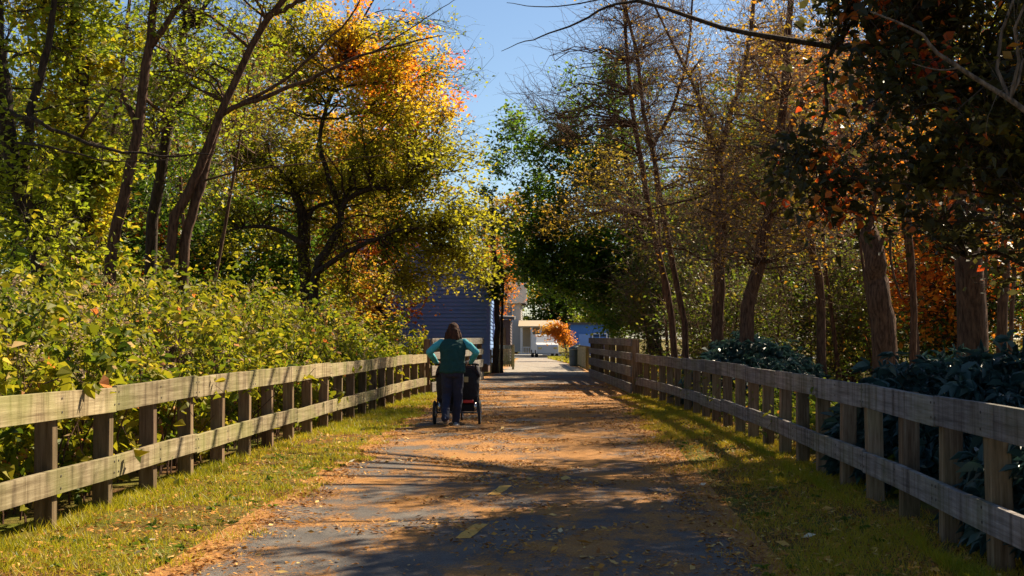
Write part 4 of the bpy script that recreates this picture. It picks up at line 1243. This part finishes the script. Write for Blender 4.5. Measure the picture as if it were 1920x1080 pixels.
# ---- the yellow/orange maple
Ym = 36.0
def maple_keep(C, r):
    q = (C - np.array([-5.7, Ym - 2.2, 4.6])) / np.array([1.9, 2.6, 1.5])
    inside = (q ** 2).sum(1) < 1
    gaps = (vnoise(C, 3.4, 12) < .40) | (vnoise(C, 7, 13) < .3)
    return ~((inside & (r.uniform(0, 1, len(C)) < .8)) | (gaps & (r.uniform(0, 1, len(C)) < .75)))
def maple_v(C, v, r):
    h = (C[:, 2] - 2) / 9
    ox = vnoise(C, .9, 77)
    red = np.clip((C[:, 2] - 6.6) / 2.2, 0, 1) * np.clip((C[:, 0] + 7.5) / 3, 0, 1)
    return np.clip(-.06 + .42 * v + .50 * red * ox * 2.2 + .13 * np.clip((C[:, 0] + 4) / 3, 0, 1) * ox, 0, 1)
grow_tree("maple_tree", 'broad spreading yellow-green maple turning orange at its top, left of the path', 'tree', None, (-6.4, Ym, 0),
          [(pts([(572, 520), (568, 470), (566, 410), (548, 350), (515, 312), (470, 300)], Ym, 0), .19, .07),
           (pts([(590, 520), (612, 470), (638, 425), (645, 380), (690, 355), (760, 352)], Ym - .9, -.1), .14, .04),
           (pts([(640, 400), (615, 330), (600, 260), (620, 180), (650, 110)], Ym - .6), .08, .03),
           (pts([(590, 515), (640, 480), (700, 450), (760, 430), (820, 430)], Ym - 1.4), .09, .02),
           (pts([(570, 460), (520, 430), (470, 425), (430, 430)], Ym - 1.1), .08, .02),
           (pts([(568, 440), (590, 390), (650, 370), (655, 320)], Ym), .07, .03)],
          [((-5.3, Ym, 6.7), (3.0, 2.6, 3.2), 1.0), ((-3.8, Ym, 7.9), (1.55, 2, 2.2), .45), ((-2.3, Ym - .3, 4.1), (1.35, 1.5, 1.5), .36), ((-4.3, Ym - .6, 3.3), (2.3, 1.5, 1.05), .34), ((-7.7, Ym, 5.4), (1.9, 2, 2.6), .4), ((-6.6, Ym, 9.8), (2.2, 2, 1.6), .35), ((-3.3, Ym - .4, 5.6), (1.9, 2.2, 1.6), .22)],
          420, 5800, 92000, M['bark_dark'], M['lf_maple'], leaf=.105, seed=107, limb_r=.032, twig_len=.7, clump=.30, flat=.55, vfun=maple_v, low_start=.5, keepf=maple_keep)

# ---- left background trees
def fill(name, label, x, y, h, r, leafm, seed, nleaf=13000, leaf=.17, vf=None, r2=None, group='trees in the wood beyond the left thicket', bark='bark_dark', low=1.2):
    ells = [((x, y, low + (h - low) * .52), (r, r * .8, (h - low) * .52), 1), ((x + r * .35, y, low + (h - low) * .75), (r * .6, r * .6, (h - low) * .28), .3), ((x - r * .4, y - r * .2, low + (h - low) * .35), (r * .6, r * .5, (h - low) * .3), .3)]
    return grow_tree(name, label, 'tree', group, (x, y, 0), [([(x, y, -.1), (x + .1 * r, y, h * .35), (x - .05 * r, y, h * .65), (x, y, h * .92)], .05 * r + .06, .04)],
                     ells, 90, 700, nleaf, M[bark], M[leafm], leaf=leaf, seed=seed, limb_r=.04, twig_len=1.0, twig_r=.010, clump=.5, vfun=vf, low_start=.15)
fill("broadleaf_tree", 'green and gold tree filling the gap behind the leaning tree at the far left', -16.5, 40, 11.5, 4.2, 'lf_yg', 201)
fill("broadleaf_tree", 'dark green tree behind the ivy-clad trunk', -12.6, 38, 9.5, 3.2, 'lf_green', 202, vf=lambda C, v, r: v)
fill("broadleaf_tree", 'golden brown tree behind the slanting and forked trunks', -11.5, 46, 11.0, 3.6, 'lf_gold', 203, vf=lambda C, v, r: v * .8)
fill("broadleaf_tree", 'dark green bushy tree low behind the left side of the yellow maple', -9.6, 41, 5.6, 2.8, 'lf_green', 204, low=.3)
fill("broadleaf_tree", 'orange-leaved small tree glowing behind the ivy-clad trunk', -14.0, 44, 5.5, 2.4, 'lf_or', 205, 8000, low=.5)
fill("broadleaf_tree", 'tall yellow-green tree behind the top of the twin-stemmed tree', -12.0, 55, 15.5, 4.0, 'lf_or', 206, 11000, low=3, vf=lambda C, v, r: v * .5)
fill("broadleaf_tree", 'tall green tree behind the upper left corner of the picture', -19.5, 54, 14.0, 4.5, 'lf_yg', 207, low=1.5)

# ---- right: big dark green tree overhanging the far path
Yg = 57.0
grow_tree("linden_tree", 'large dark green tree overhanging the far path right of the sky gap', 'tree', None, (4.4, Yg, 0),
          [([(4.6, Yg, -.1), (4.5, Yg, 2), (4.2, Yg, 5), (3.6, Yg, 8), (3.0, Yg, 11)], .34, .08), ([(4.4, Yg, 3), (2.5, Yg, 5), (.5, Yg, 5.6)], .15, .05), ([(4.3, Yg, 4), (6, Yg + .5, 7), (7, Yg + .5, 9)], .15, .05)],
          [((2.6, Yg, 7.0), (3.5, 3.2, 3.6), 1), ((.9, Yg - .5, 5.0), (2.4, 2.3, 1.9), .5), ((2.4, Yg, 10.6), (2.5, 2.4, 2.6), .45), ((5.6, Yg, 5), (2.6, 2.4, 3.4), .5), ((4.2, Yg - 2, 2.9), (2.0, 1.6, 1.6), .3), ((1.5, Yg - .5, 4.1), (2.9, 1.8, 1.7), .55), ((3.6, Yg - 1, 3.4), (1.8, 1.6, 1.9), .4), ((-.5, Yg, 8.7), (2.0, 1.5, 2.6), .42), ((-.5, Yg, 5.3), (1.4, 1.5, 1.4), .25)],
          340, 3800, 76000, M['bark_dark'], M['lf_linden'], leaf=.17, seed=108, limb_r=.05, twig_len=1.1, twig_r=.010, clump=.42, low_start=.3,
          keepf=gap_keep(2.2, .33, 31), vfun=lambda C, v, r: v * .95 + .12 * np.clip((C[:, 0] - 3) / 4, 0, 1))
grow_tree("golden_tree", 'small tree with golden-brown leaves in front of the large dark green tree', 'tree', None, (4.2, 51, 0),
          [([(4.2, 51, -.1), (4, 51, 3), (3.4, 51, 6), (2.6, 51, 8.2)], .14, .05)],
          [((2.0, 51, 7.2), (1.9, 1.6, 1.9), 1), ((.8, 51, 6.0), (1.1, 1.1, .9), .3), ((4.2, 51, 5.6), (1.9, 1.5, 1.8), .6)], 80, 900, 3800, M['bark_dark'], M['lf_gold'], leaf=.13, seed=109, twig_len=1.0, twig_r=.008, clump=.35, vfun=lambda C, v, r: v * .7)
# far trees at the street
fill("broadleaf_tree", 'far tree with thin golden leaves above the cream house roof', -3.0, 118, 14, 4, 'lf_gold', 210, 7000, .28, low=6, group='far trees beyond the street')
fill("broadleaf_tree", 'far green tree to the right beyond the bright blue building', 9, 118, 14, 6, 'lf_green', 211, 12000, .3, group='far trees beyond the street')
fill("orange_maple", 'slim orange maple just above the dark shed roof', -2.9, 78, 6.2, .85, 'lf_or', 212, 3600, .15, group=None, low=2.6)
grow_tree("small_orange_tree", 'small bright orange-red tree on the grass at the far end of the path', 'tree', None, (1.05, 80, 0),
          [([(1.15, 80, -.05), (1.1, 80, .7), (.85, 80, 1.5), (.7, 80, 2)], .09, .04)],
          [((.25, 80, 1.75), (.62, .7, .42), 1), ((.9, 80, 1.5), (.5, .6, .5), .7), ((1.35, 80, 1.05), (.35, .4, .35), .2)], 40, 400, 3000, M['bark_grey'], M['lf_or'], leaf=.14, seed=110, twig_len=.6, clump=.2, vfun=lambda C, v, r: .1 + .7 * v)
grow_tree("shrub", 'low golden-green shrub beside the litter bin at the far end', 'shrub', None, (1.75, 76, 0),
          [([(1.75, 76, -.05), (1.8, 76, .4), (1.8, 76, .7)], .03, .012)], [((1.55, 76, .45), (.75, .6, .42), 1)], 30, 240, 2200, M['bark_grey'], M['lf_under'], leaf=.09, seed=111, twig_len=.3, clump=.12)
# ivy covered trunk at the corner of the blue house
grow_tree("ivy_covered_trunk", 'dark weathered ivy-covered trunk standing at the corner of the blue house', 'tree', None, (-2.02, 53.6, 0),
          [([(-2.1, 53.6, -.1), (-2.05, 53.6, 2), (-2.1, 53.6, 4.2), (-2.3, 53.6, 7)], .13, .08), ([(-1.86, 53.8, -.1), (-1.85, 53.8, 2), (-1.8, 53.8, 3.8)], .06, .05)],
          [((-2.15, 53.5, 3.6), (.35, .3, .9), 1), ((-2.3, 53.5, 6.4), (1.2, 1, 1.4), .8)], 40, 200, 3200, M['bark_dark'], M['lf_green'], leaf=.12, seed=112, twig_len=.4, limb_r=.012, clump=.15, low_start=.3)

# ---- right: bare trees near the path
def bare(name, label, trunks, ells, Y, nl, nt, seed, tl=1.1, nleaf=0, lm='lf_gold', bark='bark_red', tw='bark_pale', extra=(), tr=.0055, lr=.02, ls=.3, up=.35, leaf=.08, group=None):
    b = trunks[0][0][0]
    return grow_tree(name, label, 'tree', group, (b[0], b[1], 0), trunks, ells, nl, nt, nleaf, M[bark], M[lm], leaf=leaf, seed=seed, twig_len=tl, twig_r=tr, limb_r=lr, twmat=M[tw] if tw else None, extra=extra, low_start=ls, twig_up=up)
bare("bare_tree", 'slender bare leaning tree at the bridge end, left of its close twin',
     [(pts([(1262, 610), (1240, 500), (1216, 380), (1196, 270), (1180, 160), (1172, 40), (1168, -120)], 32, .05), .095, .03)],
     [((1.3, 32, 6.6), (1.7, 1.5, 2.8), 1), ((2.3, 32, 8.5), (1.5, 1.4, 1.6), .5), ((.1, 32, 7.0), (1.0, 1.2, 1.7), .4)], 32, 110, 1700, 121, tw=None, group=None)
bare("bare_tree", 'slender bare leaning tree at the bridge end, right-hand one of the close pair',
     [(pts([(1284, 615), (1262, 500), (1240, 380), (1222, 280), (1205, 200), (1192, 90), (1150, -60)], 31, .05), .085, .03),
      (pts([(1222, 280), (1262, 200), (1290, 100), (1300, -40)], 31), .05, .02)],
     [((2.9, 31, 6.6), (1.6, 1.5, 2.4), 1), ((1.9, 31, 8.6), (1.6, 1.4, 1.2), .4)], 31, 80, 1400, 122, nleaf=900)
bare("straight_tree", 'straight single-trunk tree standing in the middle of the right-hand wood',
     [(pts([(1346, 605), (1349, 500), (1351, 400), (1350, 290)], 30, 0), .15, .115),
      (pts([(1350, 290), (1368, 215), (1395, 130), (1412, 20), (1420, -160)], 30), .065, .035), (pts([(1349, 300), (1325, 240), (1300, 160), (1250, 60), (1200, -50)], 30), .05, .02),
      (pts([(1350, 320), (1400, 285), (1450, 265), (1500, 245)], 29.6), .05, .02), (pts([(1349, 350), (1310, 370), (1270, 380), (1200, 395)], 29.5), .035, .012)],
     [((4.0, 30, 6.3), (2.4, 2.0, 2.6), 1), ((3.4, 29, 4.0), (2.4, 1.5, 1.2), .6), ((5.4, 30, 8), (1.8, 1.8, 1.6), .4)], 30, 150, 1700, 123, tl=1.5, nleaf=3600)
bare("bent_tree", 'bare tree with a thick bent reddish trunk, right of the straight one',
     [(pts([(1402, 600), (1412, 540), (1432, 450), (1444, 390), (1452, 310), (1470, 200), (1480, 60), (1500, -120)], 27.5, -.05), .165, .05),
      (pts([(1455, 300), (1500, 200), (1545, 110), (1560, 0), (1570, -150)], 27.5), .07, .03)],
     [((5.2, 27.5, 6.5), (2.2, 1.8, 2.4), 1), ((4.6, 27, 3.6), (1.8, 1.5, 1.3), .5)], 27.5, 120, 1400, 124, tl=1.4, nleaf=3000)
bare("thin_tree", 'thin dark tree between the bent trunk and the thick broken one',
     [(pts([(1538, 540), (1524, 470), (1510, 400), (1490, 330), (1470, 260)], 29, .05), .11, .04)],
     [((5.2, 29, 4.8), (1.7, 1.5, 1.8), 1)], 29, 80, 1000, 125, tl=1.3, nleaf=2600)
bare("broken_tree", 'thick reddish trunk that narrows abruptly where it broke, with side shoots, on the right',
     [(pts([(1655, 650), (1652, 560), (1640, 500), (1625, 430)], 23, .02), .23, .17),
      (pts([(1622, 440), (1605, 395), (1570, 350), (1530, 330)], 23), .05, .015), (pts([(1625, 440), (1640, 380), (1650, 300), (1640, 180)], 23), .07, .02),
      (pts([(1640, 500), (1665, 430), (1672, 500), (1690, 560)], 22.8), .03, .015)],
     [((5.8, 23, 5.2), (1.4, 1.3, 1.7), 1)], 23, 50, 700, 126, nleaf=1800, lm='lf_or', ls=.6)
bare("slim_tree", 'slim curving dark stem between the broken trunk and the massive trunk',
     [(pts([(1712, 640), (1712, 520), (1704, 430), (1700, 350), (1672, 250), (1660, 120)], 25, 0), .075, .03)],
     [((7.0, 25, 6), (1.6, 1.4, 1.8), 1)], 25, 40, 600, 127, nleaf=1200, lm='lf_or')
bare("massive_tree", 'massive reddish trunk at the right, wider than every other trunk in the wood',
     [(pts([(1822, 690), (1822, 600), (1815, 500), (1805, 420), (1790, 300), (1770, 150), (1760, -80)], 20, .02), .25, .13),
      (pts([(1815, 480), (1842, 400), (1860, 300), (1880, 120), (1900, -100)], 20), .10, .05)],
     [((6.6, 20, 7.4), (2.2, 2.0, 2.6), 1)], 20, 90, 900, 128, nleaf=6000, lm='lf_oak', ls=.6, leaf=.12)
bare("young_tree", 'young dark tree at the right edge beyond the massive trunk',
     [(pts([(1878, 680), (1880, 560), (1888, 430), (1895, 300), (1905, 150)], 22, .0), .10, .05)],
     [((7.9, 22, 5.6), (1.2, 1.2, 1.8), 1)], 22, 40, 500, 129, nleaf=1500, lm='lf_or')
# twiggy brush
for (x, y, h, r, sd, lab) in ((4.6, 35, 3.2, 1.7, 131, 'pale twiggy bare shrub behind the bridge-end weeds'), (6.6, 33, 4.2, 2.2, 132, 'dense bare brown brush between the straight and bent trunks'),
                              (8.8, 33, 4.8, 2.4, 133, 'tall tangle of pale bare twigs behind the thin dark tree'), (5.6, 42, 6.0, 2.6, 134, 'high bare brush behind the straight trunk'), (3.5, 40, 4.2, 1.6, 135, 'bare reddish brush beside the far end of the bridge railing')):
    grow_tree("bare_shrub", lab, 'shrub', None, (x, y, 0), [([(x + .2 * k - .3, y + .1 * k, -.05), (x + .45 * k - .6, y, h * .45), (x + .7 * k - 1, y + .1 * k, h * .8)], .03, .012) for k in range(4)],
              [((x, y, h * .6), (r, r * .8, h * .45), 1)], 90, 1200, 4500, M['bark_red'], M['lf_under'], leaf=.09, seed=sd, twig_len=1.0, twig_r=.0045, limb_r=.012, twmat=M['bark_pale'], low_start=.1, twig_up=.3)

# ---- right background foliage
rf = 'trees in the wood beyond the right fence'
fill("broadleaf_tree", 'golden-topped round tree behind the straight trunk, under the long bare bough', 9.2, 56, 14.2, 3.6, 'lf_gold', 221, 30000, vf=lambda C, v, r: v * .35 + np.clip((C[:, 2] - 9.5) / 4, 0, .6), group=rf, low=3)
fill("broadleaf_tree", 'mid green tree low behind the slender leaning pair', 7.4, 50, 7.5, 2.8, 'lf_green', 222, 22000, vf=lambda C, v, r: .2 + v * .85, group=rf, low=.3)
fill("broadleaf_tree", 'yellow-green tree behind the bent reddish trunk', 11.5, 46, 10.5, 3.0, 'lf_yg', 223, 24000, group=rf, low=.8)
fill("broadleaf_tree", 'bright orange tree glowing between the broken and the massive trunk', 11.5, 37, 6.0, 2.3, 'lf_or', 224, 6500, .13, group=rf, low=.8)
fill("broadleaf_tree", 'orange and red tree at the right edge behind the massive trunk', 15.5, 40, 7.5, 2.6, 'lf_or', 225, 11000, .14, group=rf, low=.6)
fill("broadleaf_tree", 'olive tree behind the orange ones in the right-hand wood', 17, 54, 14, 4.6, 'lf_yg', 226, 14000, group=rf, low=2, vf=lambda C, v, r: v * .7)
fill("broadleaf_tree", 'dull green tree rising behind the thin dark tree', 13.0, 62, 16, 4.4, 'lf_gold', 227, 13000, group=rf, low=3, vf=lambda C, v, r: v * .6)
fill("broadleaf_tree", 'low yellow-green bushy tree behind the broken trunk', 9.6, 31, 3.2, 1.9, 'lf_green', 228, 7000, .10, group=rf, low=.2)

# ---- near right: dark-leaved tree, trunk outside the picture, boughs reaching in
Yn = 13.5
def oak_v(C, v, r): return np.where(vnoise(C, 1.7, 5) > .80, .80 + .28 * v, v * .9) * 1.0
grow_tree("oak_tree", 'near dark-leaved tree filling the upper right corner, one long bough crossing toward the sky', 'tree', None, (6.6, Yn, 0),
          [([(6.6, Yn, -.1), (6.5, Yn, 2), (6.3, Yn + .2, 4.5), (6.4, Yn + .4, 7.5), (6.6, Yn + .5, 10.5)], .30, .10)],
          [((4.9, Yn, 4.6), (1.7, 2.0, 1.25), 1.0), ((5.6, Yn + .6, 6.6), (2.6, 2.8, 1.5), .8), ((7.4, Yn + .8, 8.8), (2.0, 2.4, 1.6), .2), ((4.0, Yn - .3, 3.5), (1.35, 1.4, .55), .5), ((3.1, Yn, 3.0), (.8, 1.0, .35), .18), ((3.9, Yn + .3, 5.2), (1.3, 1.4, .9), .45), ((6.3, Yn, 4.1), (1.6, 2.0, 1.3), .55), ((6.1, Yn + 1.6, 6.2), (1.7, 1.9, 1.1), .5), ((5.3, Yn - 1, 2.6), (1.2, 1.4, .55), .28)],
          300, 3700, 39000, M['bark_dark'], M['lf_oak'], leaf=.105, seed=141, limb_r=.035, six=True, clump=.24, twig_len=.6, low_start=.3, vfun=oak_v, flat=.6, aspect=.75, droop=.25, keepf=gap_keep(2.4, .42, 8),
          extra=[([np.array([6.35, 13.75, 3.75])] + pts([(1990, 200), (1900, 175), (1800, 125), (1700, 98), (1600, 86), (1500, 76), (1430, 66), (1350, 52), (1270, 25), (1195, 2)], 14.5), .055, .018),
                 (pts([(1195, 2), (1140, 12), (1085, 42), (1030, 62), (985, 78), (940, 96)], 14.5), .017, .003), (pts([(1230, 10), (1160, -8), (1080, 8), (1000, 12), (950, 5)], 14.5), .012, .003),
                 ])
grow_tree("pale_branched_tree", 'thin tree with a long pale bare branch slanting down the upper right corner', 'tree', None, (5.6, 11.5, 0),
          [([(5.9, 11.5, -.1), (5.8, 11.5, 2), (5.0, 11.5, 2.86)], .06, .032), (pts([(2110, 330), (2000, 270), (1920, 205), (1860, 165), (1800, 128), (1755, 98), (1735, 70), (1700, 48), (1632, 22)], 11.5), .030, .007),
           (pts([(1795, 127), (1770, 132), (1730, 125), (1710, 118)], 11.5), .010, .003)],
          [((4.6, 11.5, 4.5), (.6, .5, .5), 1)], 8, 40, 60, M['bark_grey'], M['lf_oak'], seed=142, leaf=.1, twig_r=.004)
# a second tall shade tree right of the frame
grow_tree("oak_tree", 'second near dark-leaved tree, its lower leaves showing at the right edge behind the shrubs', 'tree', None, (7.2, 17.5, 0),
          [([(7.2, 17.5, -.1), (7.2, 17.5, 3), (7.4, 17.6, 6), (7.4, 17.6, 11)], .26, .08)],
          [((7.5, 17.4, 5.6), (1.7, 1.9, 1.5), .8), ((8.4, 17.4, 9.6), (1.6, 1.8, 1.6), .2), ((5.6, 17, 2.7), (1.3, 1.5, .8), .4)], 110, 1200, 11000, M['bark_dark'], M['lf_oak'], leaf=.11, seed=143,
          extra=[([(7.2, 17.5, 5.5 + .3 * k), (5.0, 18.6 + .9 * k, 6.6 + .35 * k), (2.6, 18.9 + 1.5 * k, 7.0 + .5 * k), (.2, 18.6 + 2.1 * k, 7.4 + .5 * k), (-1.8 + .3 * k, 18.2 + 2.3 * k, 7.8 + .55 * k)], .085, .03) for k in range(6)], limb_r=.035, clump=.26, twig_len=.7, vfun=oak_v, flat=.6, aspect=.75, droop=.2)

# more wood behind, closing the gaps low down
for (x, y, h, r, lm, sd, lab, n_) in ((9.5, 42, 4.2, 3.0, 'lf_green', 231, 'low dark green bushy tree behind the straight and bent trunks', 9000), (13.5, 34, 3.6, 2.6, 'lf_gold', 232, 'low golden bushy tree behind the right fence near the massive trunk', 9000),
        (14.5, 48, 8.5, 3.8, 'lf_green', 233, 'green tree standing behind the orange tree of the right-hand wood', 12000), (21, 50, 11, 4.2, 'lf_gold', 234, 'golden tree at the right edge beyond the red one', 12000),
        (9.4, 70, 11, 3.4, 'lf_yg', 235, 'yellow-green tree in the distance behind the slender leaning pair', 12000), (12, 56, 6, 3.6, 'lf_green', 236, 'low yellow-green tree far behind the thin dark tree', 9000), (19, 66, 15, 5, 'lf_green', 237, 'tall dark green tree farthest back on the right', 12000)):
    fill("broadleaf_tree", lab, x, y, h, r, lm, sd, n_, .13 + .0015 * (y - 30), group=rf, low=.2)
for (x, y, h, r, lm, sd, lab, n_) in ((-7.2, 46, 8.8, 2.8, 'lf_gold', 241, 'golden tree directly behind the yellow maple crown', 12000), (-6.8, 52, 13.5, 3.0, 'lf_or', 242, 'orange-topped tree showing above the yellow maple', 14000), (-15, 48, 7, 3.6, 'lf_green', 243, 'dark tree low behind the ivy-clad trunk and its neighbours', 10000),
        (-20, 62, 12, 5, 'lf_gold', 244, 'golden tree farthest back at the left', 12000), (-9.5, 60, 12, 3.4, 'lf_yg', 245, 'yellow-green tree farthest back behind the twin-stemmed tree', 12000)):
    fill("broadleaf_tree", lab, x, y, h, r, lm, sd, n_, .13 + .0015 * (y - 30), low=.4)

for (x, y, h, r, lm, sd, lab, n_) in ((-9, 130, 13, 7, 'lf_green', 251, 'wide dark tree far behind the cream house', 9000), (3.5, 128, 9.5, 5, 'lf_gold', 252, 'golden-green tree far behind the ochre house', 11000), (14, 135, 14, 7, 'lf_green', 253, 'wide green tree far off at the right behind the bright blue building', 9000),
        (-3.5, 145, 10, 5, 'lf_yg', 254, 'yellow-green tree farthest off above the ochre house roof', 9000)):
    fill("broadleaf_tree", lab, x, y, h, r, lm, sd, n_, .3, group='far trees beyond the street', low=.5)

for (x, y, h, r, lm, sd, lab, n_, k) in ((6.2, 45, 9.5, 2.4, 'lf_yg', 261, 'olive-green tree standing behind the upper limbs of the straight trunk', 15000, .55), (9.6, 44, 9.8, 2.5, 'lf_green', 262, 'dark green tree standing behind the upper limbs of the bent tree', 14000, 1.0),
        (12.0, 39, 8.6, 2.2, 'lf_or', 263, 'rusty orange tree behind the boughs of the near dark-leaved tree', 8000, .8), (9.3, 30, 5.6, 1.7, 'lf_or', 264, 'small rusty red tree between the thin dark tree and the broken trunk', 6000, .9)):
    fill("broadleaf_tree", lab, x, y, h, r, lm, sd, n_, .135, group=rf, low=.8, vf=lambda C, v, r, k=k: v * k)

def sapling(x, y, h, r, lean, seed, lm, label, group):
    rg = np.random.default_rng(seed); a = rg.uniform(-.3, .3)
    P = [(x, y, -.05), (x + lean * .3, y + a * .3, h * .3), (x + lean * .55 + a * .2, y + a, h * .6), (x + lean, y + a * 1.5, h)]
    grow_tree("sapling", label, 'tree', group, (x, y, 0), [(P, r, r * .25)], [((x + lean * .8, y, h * .72), (1.0, .9, h * .26), 1)], 20, 260, 420, M['bark_red'], M[lm], leaf=.085, seed=seed, twig_len=1.2, twig_r=.005, limb_r=.012,
              twmat=M['bark_pale'], low_start=.35, twig_up=.5)
RL = ['gold-leaved sapling leaning left, just left of the straight trunk and behind it', 'green-leaved sapling leaning right, next to the straight trunk', 'orange-leaved sapling leaning left across the gap right of the bent trunk',
      'thicker gold-leaved sapling standing behind the thin dark tree', 'green-leaved sapling leaning left between the thin dark tree and the broken trunk', 'orange-leaved sapling leaning right behind the broken trunk', 'gold-leaved sapling leaning left, touching the left side of the broken trunk',
      'green-leaved sapling leaning right of the slim curving dark stem', 'short orange-leaved sapling, thinnest of the saplings, leaning left before the thin dark tree', 'gold-leaved sapling leaning slightly right beside the massive trunk',
      'green-leaved sapling leaning left nearest the slender leaning pair', 'orange-leaved sapling leaning left behind the massive trunk']
LL = ['sapling leaning right behind the base of the slanting trunk', 'tallest sapling, leaning left between the forked tree and the twin stems', 'stout sapling far back behind the ivy-clad trunk',
      'thin sapling leaning far right beyond the twin-stemmed tree', 'short thin sapling leaning left between the ivy-clad and slanting trunks']
gr = 'slender saplings among the larger trees of the right-hand wood'
for k, (x, y, h, r, l) in enumerate(((4.9, 36, 9, .06, -.8), (5.6, 33.5, 8, .05, .7), (6.9, 31.5, 8.5, .06, -1.0), (7.2, 36, 10, .07, .6), (8.4, 34.5, 9, .055, -1.2), (9.4, 33, 8, .06, .9), (7.9, 28.2, 7.5, .05, -.9), (9.0, 28.5, 7.5, .055, .8), (6.4, 25.4, 7, .04, -1.1), (8.3, 24.5, 7, .05, .5), (3.4, 37, 8, .05, -.6), (10.6, 31, 8, .06, -.7))):
    sapling(x, y, h, r, l, 300 + k, ('lf_gold', 'lf_yg', 'lf_or')[k % 3], RL[k], gr)
gl = 'slender saplings behind the left thicket'
for k, (x, y, h, r, l) in enumerate(((-9.6, 27, 9, .06, .9), (-7.9, 30, 10, .06, -.9), (-10.4, 31, 10, .07, .7), (-7.2, 27, 9, .05, 1.4), (-9.0, 24.5, 8, .045, -.8))):
    sapling(x, y, h, r, l, 330 + k, 'lf_yg', LL[k], gl)

for (x, y, h, r, lm, sd, lab, n_) in ((0.4, 124, 7.0, 3.4, 'lf_green', 255, 'dark tree right behind the ochre house roof', 9000), (5.5, 120, 6.5, 3.4, 'lf_yg', 256, 'yellow-green tree behind the bright blue building roof', 8000)):
    fill("broadleaf_tree", lab, x, y, h, r, lm, sd, n_, .26, group='far trees beyond the street', low=.5)
# taller tufts and weeds left along the fence posts where the mower does not reach
for fx, sd, lab in ((lfx, 61, 'taller uncut grass tufts along the foot of the left fence'), (rfx, 62, 'taller uncut grass tufts along the foot of the right fence')):
    g = G(); sg = 1 if fx is lfx else -1
    V, T, a = blades(15000, lambda y: (fx(y) - .22, fx(y) + .12 * sg + .02 + .05 * np.sin(y * 3.3)), 7, 33, sd, h=.085, w=.006)
    g.add(V, t=T, a=a)
    tag(g.build("grass_tufts", M['grass']), lab, 'grass', kind='stuff')
# broad-leaved weeds dotted over both verges
rg = np.random.default_rng(71); g = G(); n = 150
y = 7.5 + 20 * rg.uniform(0, 1, n) ** 1.3; left = rg.uniform(0, 1, n) < .5
t = rg.uniform(.05, .95, n); x = np.where(left, lfx(y) + (plx(y) - lfx(y)) * t, prx(y) + (rfx(y) - prx(y)) * t)
C = np.repeat(np.stack([x, y, np.full(n, .012)], 1), 9, 0); ang = rg.uniform(0, 6.28, len(C))
out = np.stack([np.cos(ang), np.sin(ang), np.full(len(C), .35)], 1) * 3
V, Q, per = leaf_quads(C, .05, .45, .6, 0, True, rg, out); V[:, 2] = np.maximum(V[:, 2], .006)
g.add(V, Q, a=np.repeat(rg.uniform(.05, .5, len(C)), per))
tag(g.build("verge_weeds", M['lf_under']), 'small flat broad-leaved weeds dotted through the grass verges', 'weeds', kind='stuff')
